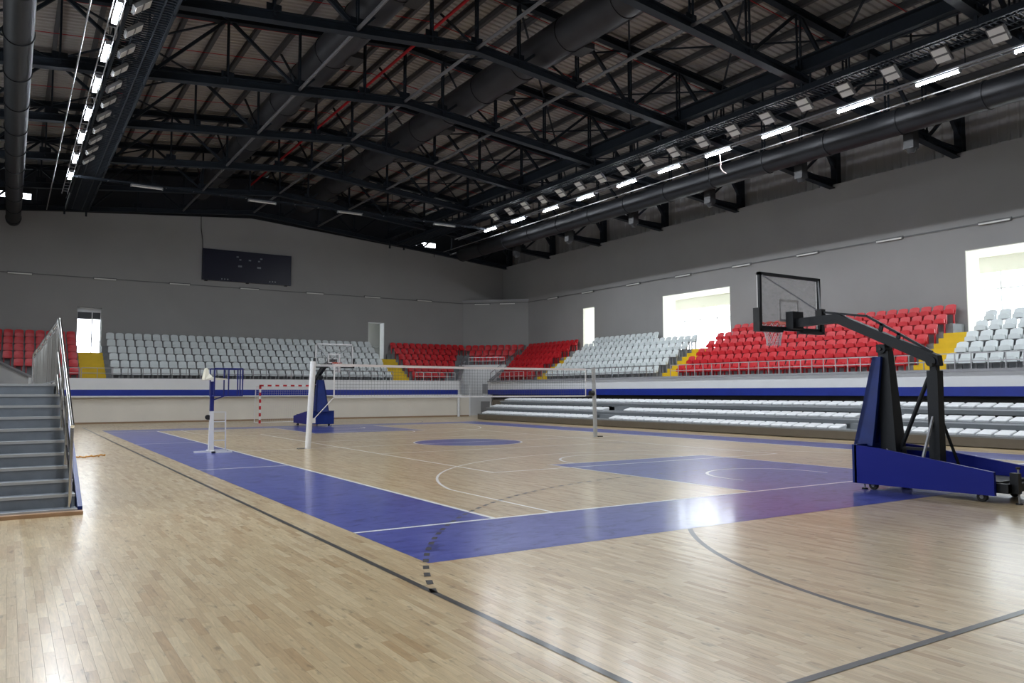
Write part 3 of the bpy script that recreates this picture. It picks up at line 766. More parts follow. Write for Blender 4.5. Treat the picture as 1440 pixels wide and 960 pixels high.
for z in (3.9, 4.15): MB().bar(C2(-1.4, 2.43, z), C2(1.25, 2.43, z), 0.03, 0.03).build('rail', 'railred', t)
for k in range(6): MB().bar(C2(-1.4+0.53*k, 2.43, 3.62), C2(-1.4+0.53*k, 2.43, 4.15), 0.03, 0.03).build('rail_post', 'railred', t)
struct(MB().box(21.4, 21.5, 38.42, 41, 0, 2.2).build('wall_passage', 'white'))

# guard rails along the fascias
def guard(fr, a0, a1, step, m, lab, h=0.55):
    t = thing('guard_rail', lab, 'railing', fr.P(a0, 0.0, 2.44))
    for z in (2.44+h, 2.44+h*0.5):
        MB().bar(fr.P(a0, -0.05, z), fr.P(a1, -0.05, z), 0.035, 0.035).build('rail', m, t)
    pm = MB().box(-0.016, 0.016, -0.016, 0.016, 0, h).mesh('rail_post'); pm.materials.append(MW[m])
    n = max(1, int(round((a1-a0)/step)))
    for k in range(n+1):
        p = fr.P(a0+(a1-a0)*k/n, -0.05, 2.44); q = t.location
        inst(pm, 'rail_post', t, (p[0]-q[0], p[1]-q[1], 0))
    return t
guard(FAR, -4.4, AF[0][0]-0.08, 0.75, 'railm', 'thin guard rail before the red seats at far left')
guard(FAR, AF[0][0], 15.6, 0.75, 'railm', 'long thin guard rail before the white seats under the scoreboard')
guard(FAR, 17.2, 20.2, 0.6, 'railred', 'pale guard rail before the red seats right of the scoreboard stand')
guard(RIGHT, -1.0, 7.9, 0.55, 'railm', 'thin grey guard rail before the near white seats of side stand')
guard(RIGHT, 8.2, 19.7, 0.55, 'railred', 'long pale guard rail before the red seats of the side stand')
guard(RIGHT, 20.9, 32.6, 0.55, 'railm', 'thin grey guard rail before the middle white seats of side stand')
guard(RIGHT, 33.0, 36.4, 0.6, 'railred', 'pale guard rail before the far red seats of side stand')

# ------------------------------------------------------------------ seats
def shell(wd, z0, z1, y0, y1, th, round_top, dish, nx=4, nz=4):
    b = MB(); fr = []; bk = []
    for j in range(nz+1):
        tz = j/nz
        for i in range(nx+1):
            tx = i/nx*2-1
            z = z0+(z1-z0)*tz
            if tz > 0.5: z -= round_top*(abs(tx)**4)*(tz-0.5)*2
            ww = wd*(1-0.06*tz*round_top/0.05 if round_top else 1)
            x = tx*ww/2
            y = y0+(y1-y0)*tz+dish*(1-tx*tx)
            fr.append((x, y, z)); bk.append((x, y+th, z))
    n = (nx+1)*(nz+1); fs = []
    I = lambda i, j: j*(nx+1)+i
    for j in range(nz):
        for i in range(nx):
            fs.append((I(i, j), I(i+1, j), I(i+1, j+1), I(i, j+1))); fs.append((n+I(i, j), n+I(i, j+1), n+I(i+1, j+1), n+I(i+1, j)))
    edge = [I(i, 0) for i in range(nx+1)]+[I(nx, j) for j in range(1, nz+1)]+[I(i, nz) for i in range(nx-1, -1, -1)]+[I(0, j) for j in range(nz-1, 0, -1)]
    for k in range(len(edge)):
        a, c = edge[k], edge[(k+1) % len(edge)]; fs.append((a, n+a, n+c, c))
    return b.add(fr+bk, fs)
def seat_meshes(material, key):
    back = shell(0.44, 0.46, 0.83, 0.00, 0.11, 0.03, 0.05, 0.025)
    pan = shell(0.41, 0.44, 0.63, -0.115, -0.095, 0.06, 0.04, 0.015, 4, 3)
    br = MB().box(-0.20, 0.20, 0.02, 0.06, 0.40, 0.50)
    br.box(-0.17, -0.13, -0.02, 0.06, 0.0, 0.42); br.box(0.13, 0.17, -0.02, 0.06, 0.0, 0.42)
    out = []
    for nm, mb, sm, mm in (('backrest', back, True, material), ('seat_pan', pan, True, material), ('bracket', br, False, 'coping' if material == 'wseat' else 'gred')):
        me = mb.mesh(nm+'_'+key, smooth=sm); me.materials.append(MW[mm]); out.append((nm, me, mb))
    return out
SM = {'red': seat_meshes('red', 'r'), 'white': seat_meshes('wseat', 'w')}
SEATS = {'red': [], 'white': []}
PITCH = 0.503
def seat_row(kind, fr, a_from, a_to, k, lab, n_from_start=True, t_off=0.50):
    # seats at pitch from a_from towards a_to; numbering starts at a_from
    n = int(abs(a_to-a_from)/PITCH+0.02); sg = 1 if a_to > a_from else -1
    rz = {'far': 0.0, 'right': -PI/2, 'left': PI/2}[fr.kind]
    for i in range(n):
        a = a_from+sg*(i+0.5)*PITCH
        p = fr.P(a, DT*(k-1)+t_off, tread(k))
        SEATS[kind].append((p, rz, lab % (ROW[k], nth(i+1)), lab.split(',')[0]))
ROW = {1: 'front row', 2: 'second row up', 3: 'third row up', 4: 'fourth row up', 5: 'fifth row up', 6: 'top row'}
for k in range(1, 7):
    s = 0.0
    seat_row('white', FAR, AF[0][1]+0.22+0.0, AF[1][0]-0.02, k, 'white folding seat below the scoreboard, %s, %s from the left yellow stairs')
    seat_row('red', FAR, AF[0][0]-0.06, max(-6.75, -4.85-0.61*(k-1)), k, 'red folding seat at far left, %s, %s left of the doorway stairs')
    seat_row('red', FAR, AF[1][1]+0.12, far_end(k)-0.15, k, 'red folding seat on scoreboard stand, %s, %s right of its yellow stairs')
    if k < 6: seat_row('white', RIGHT, AR[0][0]-0.06, 2.3, k, 'white folding seat at right edge, %s, %s past the near yellow stairs')
    seat_row('red', RIGHT, AR[0][1]+0.12, AR[1][0]-0.02 if k < 6 else 19.75, k, 'red folding seat behind the near hoop, %s, %s left of near yellow stairs')
    seat_row('white', RIGHT, AR[1][1]+0.08 if k < 6 else 25.0, AR[2][0], k, 'white folding seat mid side stand, %s, %s left of the ' + ('middle yellow stairs' if k < 6 else 'square opening'))
    seat_row('red', RIGHT, AR[2][1]+0.12, right_end(k)-0.2, k, 'red folding seat at side stand end, %s, %s beyond the last yellow stairs')
for lv, o1, n in ((6, 0.32, 9), (5, 1.04, 7), (4, 1.76, 5)):
    for i in range(n):
        a = (i-(n-1)/2)*PITCH
        rz = math.atan2(-aa.y, -aa.x)+PI
        SEATS['red'].append((C2(a, o1, tread(lv)-0.02), math.atan2(aa.y, aa.x), 'red folding seat on the raised corner stand, %s, %s from its left' % ({6: 'back row', 5: 'middle row', 4: 'front row'}[lv], nth(i+1)), 'corner'))
for kind in ('red', 'white'):
    lst = sorted(SEATS[kind], key=lambda s: px(s[0])[2])
    for i, (p, rz, lab, grp) in enumerate(lst[:300]):
        o = thing('%s_stadium_seat' % kind, lab, 'seat', p, rz, '%s stadium seats' % kind)
        for nm, me, mb in SM[kind]: inst(me, nm, o, (0, 0, 0))
    rest_ = lst[300:]
    if rest_:
        b = MB()
        for (p, rz, lab, grp) in rest_:
            c_, s_ = math.cos(rz), math.sin(rz)
            for nm, me, mb in SM[kind]:
                b.add([(p[0]+x*c_-y*s_, p[1]+x*s_+y*c_, p[2]+z) for x, y, z in mb.v], mb.f)
        o = b.build('stadium_seats_back', 'red' if kind == 'red' else 'wseat', smooth=True)
        tag(o, 'farthest %s folding seats at the very back of the stands' % kind, 'seats', None, 'stuff')

# ------------------------------------------------------------------ telescopic bleachers
bl = thing('telescopic_bleacher', 'pulled-out grey bleacher rows with brown front panel and white seats', 'bleacher', (18.7, 14, 0))
BR = [(18.7, 0.35, 32.58), (19.65, 0.72, 33.1), (20.6, 1.12, 33.0)]
for k, (x, z, ye) in enumerate(BR):
    x1 = BR[k+1][0]+0.25 if k < 2 else 22.3
    MB().box(x, x1, -4.6, ye, z-0.05, z).build('deck', 'bleach', bl)
    MB().box(x+0.02, x+0.05, -4.6, ye, (0.03 if k == 0 else z-0.20), z-0.05).build('front_panel', 'brown' if k == 0 else 'bleach', bl)
    if k: MB().box(x-0.02, x+0.02, -4.6, ye+0.05, z-0.06, z-0.02).build('nosing', 'nosing', bl)
    if k: MB().box(x+0.30, x+0.33, -4.6, ye, BR[k-1][1], z-0.05).build('riser', 'bleach', bl)
MB().box(20.9, 20.95, -4.6, 33.0, 0.7, 1.1).build('riser', 'bleach', bl)
MB().box(20.6, 22.3, 33.0, 34.0, 0, 1.18).build('end_panel', 'brown', bl)
MB().box(18.7, 20.6, 32.45, 32.6, 0.03, 0.34).build('end_panel', 'brown', bl)
for ya, yb in ((20.25, 21.55), (6.15, 7.75)):
    MB().box(19.30, 19.97, ya, yb, 0.35, 0.54).build('aisle_step', 'bleach', bl); MB().box(20.25, 20.92, ya, yb, 0.72, 0.92).build('aisle_step', 'bleach', bl)
MB().box(21.9, 22.3, -4.6, 33, 1.12, 1.3).build('gap_shade_strip', 'dark', bl)  # dark strip put in as the shaded gap under the fascia
bm_ = MB()
bm_.add([(-0.20, -0.19, 0), (0.20, -0.19, 0), (0.20, 0.19, 0), (-0.20, 0.19, 0), (-0.23, -0.215, 0.06), (0.2, -0.215, 0.15), (0.2, 0.215, 0.15), (-0.23, 0.215, 0.06),
         (-0.19, -0.19, 0.095), (0.18, -0.19, 0.185), (0.18, 0.19, 0.185), (-0.19, 0.19, 0.095)],
        [(3,2,1,0), (0,1,5,4), (1,2,6,5), (2,3,7,6), (3,0,4,7), (4,5,9,8), (5,6,10,9), (6,7,11,10), (7,4,8,11), (8,9,10,11)])
bme = bm_.mesh('bench_seat'); bme.materials.append(MW['bseat'])
for k, (x, z, ye) in enumerate(BR):
    y = ye-0.55; n = 0
    while y > 1.0:
        gap = k < 2 and (20.2 < y < 21.6 or 6.1 < y < 7.8)
        if not gap:
            n += 1
            o = bpy.data.objects.new('bench_seat', bme); col.objects.link(o); o.location = (x+0.30, y, z)
            tag(o, 'white bleacher seat, %s row from the floor, %s from the far end' % (nth(k+1), nth(n)), 'seat', 'white bleacher seats')
        y -= 0.50

# ------------------------------------------------------------------ wall fittings
def wall_light(c, d, n, lab):
    # c centre on the wall, d direction along, n normal into room
    c, d, n = Vector(c), Vector(d), Vector(n)
    t = thing('wall_light', lab, 'light', tuple(c), 0, 'unlit wall lights')
    MB().bar(c-d*0.62+n*0.05, c+d*0.62+n*0.05, 0.10, 0.12).build('housing', 'housing', t)
    MB().bar(c-d*0.58+n*0.11-Vector((0, 0, 0.035)), c+d*0.58+n*0.11-Vector((0, 0, 0.035)), 0.05, 0.06).build('diffuser', 'tubeoff', t)
for k, x in enumerate((-5.19, -0.91, 3.22, 7.45, 11.8, 15.97, 20.05)):
    wall_light((x, 42.8, 8.40), (1, 0, 0), (0, -1, 0), 'unlit wall batten light on the scoreboard wall, %s from the left' % nth(k+1))
for k, y in enumerate((35.97, 31.98, 27.45, 23.19, 18.93, 14.86, 10.67, 6.3)):
    wall_light((26.9, y, 8.33), (0, 1, 0), (-1, 0, 0), 'unlit wall batten light on the right wall, %s from the corner' % nth(k+1))
for a, lab in ((-1.0, 'left'), (0.95, 'right')):
    wall_light(C2(a, 0.0, 8.30), (aa.x, aa.y, 0), (nn.x, nn.y, 0), 'unlit wall batten light below the corner ledge, %s one' % lab)
cd = thing('wall_conduit', 'dark electrical conduit run linking the wall lights', 'conduit', (7.5, 42.75, 8.4))
MB().bar((-11.8, 42.76, 8.42), (23.34, 42.76, 8.36), 0.035, 0.05).build('conduit_run', 'housing', cd)
MB().bar((23.34, 42.74, 8.36), (26.86, 39.2, 8.34), 0.035, 0.05).build('conduit_run', 'housing', cd)
MB().bar((26.87, 39.2, 8.34), (26.87, -12, 8.34), 0.035, 0.05).build('conduit_run', 'housing', cd)
t = thing('scoreboard', 'large dark navy electronic scoreboard on the far wall, switched off', 'scoreboard', (7.3, 42.7, 8.76))
MB().box(4.5, 10.12, 42.62, 42.80, 8.76, 10.75).build('cabinet', 'score', t)
MB().box(4.56, 10.06, 42.61, 42.625, 8.82, 10.69).build('display_face', 'score', t)
def sx(u): return 4.5+(u-130)/1120*5.62
def sz(u, v): return 10.75-(v-(170+(u-130)/1120*90))/400*1.99
for (u, v, wu) in ((555, 280, 26), (590, 317, 24), (710, 325, 30), (827, 337, 26), (855, 305, 28), (588, 402, 48), (828, 421, 48), (367, 565, 14), (402, 568, 14), (438, 571, 18), (970, 606, 14), (1005, 606, 16), (1040, 610, 18)):
    x, z = sx(u), sz(u, v); hw = wu/1120*5.62/2; hh = 0.045 if wu < 40 else 0.06
    MB().box(x-hw, x+hw, 42.603, 42.612, z-hh, z+hh).build('caption_plate', 'digit', t)
for x in (4.75, 7.3, 9.8): MB().box(x-0.08, x+0.08, 42.64, 42.80, 8.70, 8.76).build('bracket', 'black', t)
tag(MB().path([(4.38, 42.74, 12.85), (4.40, 42.74, 12.0), (4.5, 42.74, 11.3), (4.52, 42.72, 10.75)], 0.022, 6).build('hanging_cable', 'bcable', smooth=True), 'thin black cable running from the roof down to the scoreboard', 'cable')

# ------------------------------------------------------------------ openings, lobby, glazing
def big_opening(n, y0, y1, z1, lab):
    o = bpy.data.objects.new('window_%d' % n, None); col.objects.link(o); o.location = (27.4, (y0+y1)/2, ZLAND); struct(o, lab)
    MB().box(26.895, 27.9, y1-0.03, y1-0.002, ZLAND, z1).build('reveal', 'cream', o)
    MB().box(26.895, 27.9, y0+0.002, y0+0.03, ZLAND, z1).build('reveal', 'cream', o)
    MB().box(26.895, 27.9, y0+0.03, y1-0.03, z1-0.03, z1-0.002).build('head', 'cream', o)
    return o
big_opening(1, 19.8, 24.95, 7.32, 'square bright opening above the middle yellow stairs')
big_opening(2, 2.4, 7.5, 7.35, 'bright opening at the right edge above near white seats')
big_opening(3, 31.37, 32.6, 7.28, 'narrow cream doorway above the far yellow stairs')
# lobby behind the right wall
struct(MB().box(27.9, 30.3, -3, 38, ZLAND-0.2, ZLAND).build('floor_lobby', 'cream')); struct(MB().box(27.9, 30.3, -3, 38, 7.45, 7.6).build('ceiling_lobby', 'cream'))
lbw = wallpanel('x', 30.0, 30.2, -3, 38, ZLAND, 7.45, [(-2.5+0.0, 37.5, 4.3, 6.78)], 'wall_lobby', 'cream')
struct(MB().box(27.9, 30.2, -3.1, -3, ZLAND, 7.5).build('wall_lobby_end', 'cream')); struct(MB().box(27.9, 30.2, 38, 38.1, ZLAND, 7.5).build('wall_lobby_far', 'cream'))
gz = bpy.data.objects.new('window_4', None); col.objects.link(gz); gz.location = (30.1, 17.5, 4.3); struct(gz, 'long ribbon of lobby windows with white mullions')
pane = MB().box(-0.006, 0.006, -0.64, 0.64, 0, 1.74).mesh('pane'); pane.materials.append(MW['glass'])
pane2 = MB().box(-0.006, 0.006, -0.64, 0.64, 0, 0.66).mesh('pane_top'); pane2.materials.append(MW['glass'])
mul = MB().box(-0.05, 0.05, -0.035, 0.035, 0, 2.48).mesh('mullion'); mul.materials.append(MW['wframe'])
ym = -2.5+0.66
k = 0
yy = 7.66-1.333*7
while yy < 37.4:
    inst(mul, 'mullion', gz, (0, yy-17.5, 0))
    if yy+1.3 < 37.5:
        inst(pane, 'pane', gz, (0, yy+0.667-17.5, 0)); inst(pane2, 'pane', gz, (0, yy+0.667-17.5, 1.8))
    yy += 1.333
MB().box(30.05, 30.15, -2.5, 37.5, 6.04, 6.10).build('transom', 'wframe', gz)
# corridor behind the far wall
struct(MB().box(-5, 20, 43.5, 46.2, ZLAND-0.2, ZLAND).build('floor_corridor', 'cream')); struct(MB().box(-5, 20, 43.5, 46.2, 6.9, 7.05).build('ceiling_corridor', 'cream'))
wallpanel('y', 46.0, 46.2, -5, 20, ZLAND, 6.95, [(-4.6, 1.5, 4.0, 6.8), (9, 13.5, 4.6, 6.6)], 'wall_corridor', 'white')
struct(MB().box(20, 20.1, 43.5, 46.2, ZLAND, 7.0).build('wall_corridor_end', 'white')); struct(MB().box(-5.1, -5, 43.5, 46.2, ZLAND, 7.0).build('wall_corridor_left', 'white'))
dd = bpy.data.objects.new('door_1', None); col.objects.link(dd); dd.location = (-1.65, 43.3, ZLAND); struct(dd, 'bright glazed doorway at far left with dark transom')
MB().box(-2.29, -1.02, 43.2, 43.3, 6.40, 6.66).build('head_panel', 'wframe', dd)
MB().box(-2.29, -1.02, 43.2, 43.3, 6.00, 6.40).build('transom_panel', 'dpanel', dd)
for x0, x1 in ((-2.29, -2.25), (-1.52, -1.46), (-1.06, -1.02)): MB().box(x0, x1, 43.18, 43.3, ZLAND, 6.4).build('mullion', 'wframe', dd)
MB().box(-2.25, -1.06, 43.2, 43.28, 4.65, 4.70).build('rail', 'wframe', dd)
MB().box(-2.25, -1.52, 43.24, 43.25, ZLAND, 6.0).build('pane', 'glass', dd); MB().box(-1.46, -1.06, 43.24, 43.25, ZLAND, 6.0).build('pane', 'glass', dd)
d2_ = bpy.data.objects.new('door_2', None); col.objects.link(d2_); d2_.location = (16.3, 43.2, ZLAND); struct(d2_, 'pale open doorway above the second far yellow stairs')
MB().box(15.70, 15.73, 42.79, 43.5, ZLAND, 6.6).build('jamb', 'white', d2_); MB().box(16.89, 16.92, 42.79, 43.5, ZLAND, 6.6).build('jamb', 'white', d2_); MB().box(15.73, 16.89, 42.79, 43.5, 6.57, 6.6).build('lintel', 'white', d2_)
tag(MB().box(17.2, 18.6, 45.6, 46.0, 5.0, 5.12).build('corridor_shelf', 'wframe'), 'white shelf seen through the pale far doorway', 'shelf')

# ------------------------------------------------------------------ basketball hoops (local: baseline centre at origin, court towards +y)
def hoop(loc, rz, lab, near):
    t = thing('basketball_hoop', lab, 'basketball hoop', loc, rz)
    def part(mb, name, m, parent=None, smooth=False):
        me = mb.mesh(name, (0, 0, 0), smooth); me.materials.append(MW[m])
        o = bpy.data.objects.new(name, me); col.objects.link(o); o.parent = parent or t; return o
    # base with side panels
    for x in (-0.66, 0.60):
        part(MB().prism([(-0.72, 0.10), (-0.72, 0.75), (-1.15, 0.72), (-3.0, 0.47), (-3.0, 0.12)], x, x+0.06, 'x'), 'side_panel', 'bluepanel')
    part(MB().box(-0.66, 0.66, -0.76, -0.68, 0.10, 0.76), 'front_panel', 'bluepad')
    fr = MB()
    for x in (-0.52, 0.52): fr.box(x-0.05, x+0.05, -3.15, -0.78, 0.16, 0.30)
    for y in (-3.1, -2.4, -1.6, -0.9): fr.box(-0.55, 0.55, y-0.05, y+0.05, 0.17, 0.29)
    part(fr, 'chassis', 'hoopsteel')
    part(MB().box(-0.5, 0.5, -3.0, -2.0, 0.20, 0.32), 'ballast_tray', 'hoopsteel')
    for x, y in ((-0.50, -0.97), (0.50, -0.97), (-0.50, -2.75), (0.50, -2.75)):
        wv = part(MB().cyl((x-0.03, y, 0.075), (x+0.03, y, 0.075), 0.075, 16), 'wheel', 'black', smooth=True)
        part(MB().cyl((x-0.034, y, 0.075), (x+0.034, y, 0.075), 0.03, 10), 'hub', 'tray', wv)
        part(MB().box(x-0.05, x+0.05, y-0.03, y+0.03, 0.12, 0.18), 'fork', 'hoopsteel', wv)
    for x, y, zz in ((-0.56, -0.84, 0.16), (0.56, -0.84, 0.16), (-0.40, -3.22, 0.52), (0.40, -3.22, 0.52)):
        jk = part(MB().cyl((x, y, 0.01), (x, y, zz), 0.014, 8), 'levelling_jack', 'tray')
        part(MB().cyl((x, y, 0.0), (x, y, 0.02), 0.05, 10), 'foot', 'black', jk)
        if zz > 0.4:
            part(MB().box(x-0.05, x+0.05, y-0.02, y+0.1, 0.16, 0.46), 'sleeve', 'hoopsteel', jk)
            part(MB().cyl((x, y, 0.52), (x, y, 0.55), 0.035, 8), 'knob', 'black', jk)
    # tower: tapered steel column with wrapped blue pad
    part(MB().bar((0, -1.06, 0.30), (0, -0.95, 2.38), 0.34, 0.30, (0, 1, 0), 0.17, 0.18), 'tower_column', 'hoopsteel')
    # pad: front and two slanting cheeks
    pd = MB()
    def ring(z, f, hw, bk): return [(-hw, bk, z), (-hw, f+0.08, z), (-hw+0.08, f, z), (hw-0.08, f, z), (hw, f+0.08*0, z), (hw, bk, z)]
    def cheek(s):
        o_ = []
        for z, yf, yb_, hw in ((0.72, -0.50, -0.86, 0.34), (1.5, -0.66, -0.92, 0.26), (2.28, -0.80, -0.96, 0.17)):
            o_ += [(s*hw, yf, z), (s*hw, yb_, z), (s*(hw-0.06), yb_, z), (s*(hw-0.06), yf, z)]
        fs = []
        for r in (0, 4):
            for k in range(4): fs.append((r+k, r+(k+1) % 4, r+4+(k+1) % 4, r+4+k))
        fs += [(3, 2, 1, 0), (8, 9, 10, 11)]
        return MB().add(o_, fs)
    part(cheek(-1), 'side_pad', 'bluepad'); part(cheek(1), 'side_pad', 'bluepad')
    fp = []
    for z, yf, hw in ((0.72, -0.50, 0.34), (1.5, -0.66, 0.26), (2.28, -0.80, 0.17)):
        fp += [(-hw, yf, z), (hw, yf, z), (hw, yf-0.08, z), (-hw, yf-0.08, z)]
    fs = [(3, 2, 1, 0), (8, 9, 10, 11)]
    for r in (0, 4):
        for k in range(4): fs.append((r+k, r+(k+1) % 4, r+4+(k+1) % 4, r+4+k))
    part(MB().add(fp, fs), 'front_pad', 'bluepad')
    pv = part(MB().cyl((-0.12, -0.93, 2.42), (0.12, -0.93, 2.42), 0.085, 14), 'pivot', 'hoopsteel', smooth=True)
    part(MB().cyl((-0.15, -0.93, 2.42), (0.15, -0.93, 2.42), 0.03, 8), 'pivot_bolt', 'black', pv)
    part(MB().box(-0.11, 0.11, -1.0, -0.84, 2.36, 2.50), 'clevis', 'hoopsteel', pv)
    # rear post and struts
    part(MB().box(-0.09, 0.09, -1.90, -1.72, 0.28, 2.02), 'rear_post', 'hoopsteel')
    part(MB().box(-0.055, 0.055, -1.865, -1.755, 2.0, 2.14), 'inner_post', 'hoopsteel')
    rp = part(MB().cyl((-0.11, -1.80, 2.17), (0.11, -1.80, 2.17), 0.085, 14), 'pivot', 'hoopsteel', smooth=True)
    part(MB().cyl((-0.16, -1.84, 2.12), (0.16, -1.84, 2.12), 0.025, 8), 'pivot_bolt', 'black', rp)
    part(MB().cyl((0, -1.70, 1.90), (0, -1.15, 0.62), 0.035, 10), 'strut', 'hoopsteel', smooth=True)
    part(MB().bar((0, -1.74, 0.70), (0, -1.10, 0.70), 0.05, 0.05), 'strut', 'hoopsteel')
    part(MB().bar((-0.08, -1.80, 1.25), (-0.42, -1.72, 0.30), 0.035, 0.035), 'strut', 'tray')
    part(MB().bar((0.08, -1.84, 1.25), (0.38, -2.0, 0.30), 0.035, 0.035), 'strut', 'hoopsteel')
    for s in (-1, 1): part(MB().bar((s*0.12, -1.0, 0.70), (s*0.45, -1.20, 0.30), 0.03, 0.03), 'strut', 'tray')
    # main arm: slope up, then level to the board
    am = MB()
    prof = [(-1.92, 2.10), (-1.90, 2.27), (-0.05, 3.12), (0.93, 3.10), (0.93, 2.94), (-0.02, 2.95), (-1.80, 2.12)]
    am.prism(prof, -0.075, 0.075, 'x'); part(am, 'arm', 'hoopsteel')
    part(MB().bar((0, -1.78, 2.33), (0, -0.62, 3.03), 0.05, 0.04), 'upper_link', 'hoopsteel')
    part(MB().bar((0, -0.62, 3.03), (0, 0.35, 3.19), 0.05, 0.04), 'upper_link', 'hoopsteel')
    for y0, z0, y1, z1 in ((-1.18, 2.58, -1.22, 2.68), (-0.86, 2.72, -0.90, 2.88)): part(MB().bar((0, y0, z0), (0, y1, z1), 0.05, 0.06), 'link_stay', 'hoopsteel')
    part(MB().box(-0.06, 0.06, 0.28, 0.42, 3.10, 3.24), 'link_lug', 'black')
    part(MB().box(-0.16, 0.16, 0.85, 1.02, 2.90, 3.24), 'board_mount', 'hoopsteel')
    # backboard
    bb = part(MB().box(-0.90, 0.90, 1.04, 1.06, 2.90, 3.95), 'backboard', 'board')
    f2, ff = MB(), MB()
    for g, y0, y1 in ((f2, 1.00, 1.055), (ff, 1.055, 1.075)):
        g.box(-0.93, 0.93, y0, y1, 3.92, 3.98); g.box(-0.93, -0.875, y0, y1, 2.87, 3.98); g.box(0.875, 0.93, y0, y1, 2.87, 3.98); g.box(-0.93, 0.93, y0, y1, 2.87, 2.94)
    part(f2, 'back_frame', 'hoopsteel', bb); part(ff, 'front_frame', 'bframe', bb)
    g = MB()
    for s in (-1, 1):
        g.box(s*0.96-0.035, s*0.96+0.035, 0.97, 1.12, 2.83, 3.28); g.box(s*0.96, s*0.30, 0.97, 1.12, 2.83, 2.88)
    part(g, 'edge_pad', 'black', bb)
    g = MB(); g.box(-0.295, 0.295, 1.061, 1.066, 3.45, 3.50); g.box(-0.295, 0.295, 1.061, 1.066, 3.05, 3.10); g.box(-0.295, -0.245, 1.061, 1.066, 3.10, 3.45); g.box(0.245, 0.295, 1.061, 1.066, 3.10, 3.45)
    part(g, 'target_square', 'bframe', bb)
    for s in (-1, 1): part(MB().cyl((0.02*s, 0.36, 3.20), (s*0.86, 1.0, 3.92), 0.014, 6), 'board_stay', 'tray', bb)
    # rim and net
    rb = part(MB().box(-0.10, 0.10, 1.06, 1.24, 3.0, 3.09), 'rim_bracket', 'rim')
    pts = [(0.235*math.cos(2*PI*k/28), 1.45+0.235*math.sin(2*PI*k/28), 3.05) for k in range(29)]
    part(MB().path(pts, 0.012, 6), 'rim', 'rim', smooth=True)
    nt_ = MB(); lev = [(3.04, 0.225), (2.93, 0.20), (2.82, 0.165), (2.71, 0.14), (2.60, 0.135)]
    for q in range(12):
        for j in range(4):
            for dq in (-0.5, 0.5):
                a0 = 2*PI*(q+(0.5 if j % 2 else 0))/12; a1 = a0+2*PI*dq/12
                p = (lev[j][1]*math.cos(a0), 1.45+lev[j][1]*math.sin(a0), lev[j][0]); r = (lev[j+1][1]*math.cos(a1), 1.45+lev[j+1][1]*math.sin(a1), lev[j+1][0])
                nt_.cyl(p, r, 0.006, 4, cap=False)
    part(nt_, 'net', 'string')
    return t
hoop((7.5, 0, 0), 0, 'blue and black portable basketball hoop in front at right, seen from behind', True)
hoop((7.5, 28, 0), PI, 'blue padded basketball hoop at the far end beside the handball goal', False)

# ------------------------------------------------------------------ volleyball posts and net
t = thing('volleyball_post', 'white leaning volleyball post left of the net', 'post', (2.03, 14, 0))
MB().cyl((2.03, 14, 0), (2.16, 14, 2.56), 0.085, 18).build('tube', 'post', t, smooth=True)
MB().cyl((2.16, 14, 2.56), (2.163, 14, 2.60), 0.088, 18).build('cap', 'post', t, smooth=True)
MB().box(1.72, 1.92, 13.93, 14.07, 0, 0.03).build('floor_plate', 'railm', t)
MB().box(2.14, 2.24, 13.96, 14.04, 0.75, 0.90).build('winch', 'post', t)
t = thing('volleyball_post', 'grey volleyball post right of the net with black winch', 'post', (12.95, 14, 0))
MB().cyl((12.95, 14, 0), (12.87, 14, 2.54), 0.075, 18).build('tube', 'postg', t, smooth=True)
MB().cyl((12.87, 14, 2.54), (12.869, 14, 2.58), 0.078, 18).build('cap', 'postg', t, smooth=True)
MB().box(13.05, 13.25, 13.93, 14.07, 0, 0.03).build('floor_plate', 'black', t)
w_ = MB().cyl((12.68, 13.97, 1.62), (12.84, 13.97, 1.62), 0.10, 14).build('winch', 'black', t, smooth=True)
t = thing('volleyball_net', 'white taped volleyball net stretched across midcourt', 'net', (7.6, 14, 1.5))
NX0, NX1, NZ0, NZ1 = 2.82, 12.5, 1.52, 2.50
def nzt(x): return NZ1-0.03*math.sin(PI*(x-NX0)/(NX1-NX0))
MB().bar((NX0, 14, NZ1), ((NX0+NX1)/2, 14, NZ1-0.02), 0.012, 0.075).bar(((NX0+NX1)/2, 14, NZ1-0.02), (NX1, 14, NZ1), 0.012, 0.075).build('top_tape', 'tapep', t)
MB().bar((NX0, 14, NZ0), (NX1, 14, NZ0), 0.012, 0.05).build('bottom_tape', 'tape', t)
for x in (NX0, NX1): MB().box(x-0.02, x+0.02, 13.995, 14.005, NZ0, NZ1).build('side_tape', 'tape', t)
b = MB()
n = int((NX1-NX0)/0.1)
for k in range(n+1):
    x = NX0+(NX1-NX0)*k/n; b.cyl((x, 14, NZ0), (x, 14, NZ1-0.03), 0.0035, 3, cap=False)
for k in range(1, 10): b.cyl((NX0, 14, NZ0+0.098*k), (NX1, 14, NZ0+0.098*k), 0.0035, 3, cap=False)
o = b.build('netting', 'vnet', t); o['kind'] = 'stuff'
for (p, q) in (((2.16, 14, 2.50), (NX0, 14, 2.50)), ((NX1, 14, 2.50), (12.87, 14, 2.50)), ((2.12, 13.96, 0.80), (NX0, 14, NZ0)), ((NX1, 14, NZ0), (12.9, 14, NZ0))):
    MB().cyl(p, q, 0.012, 6).build('tension_rope', 'tape', t)

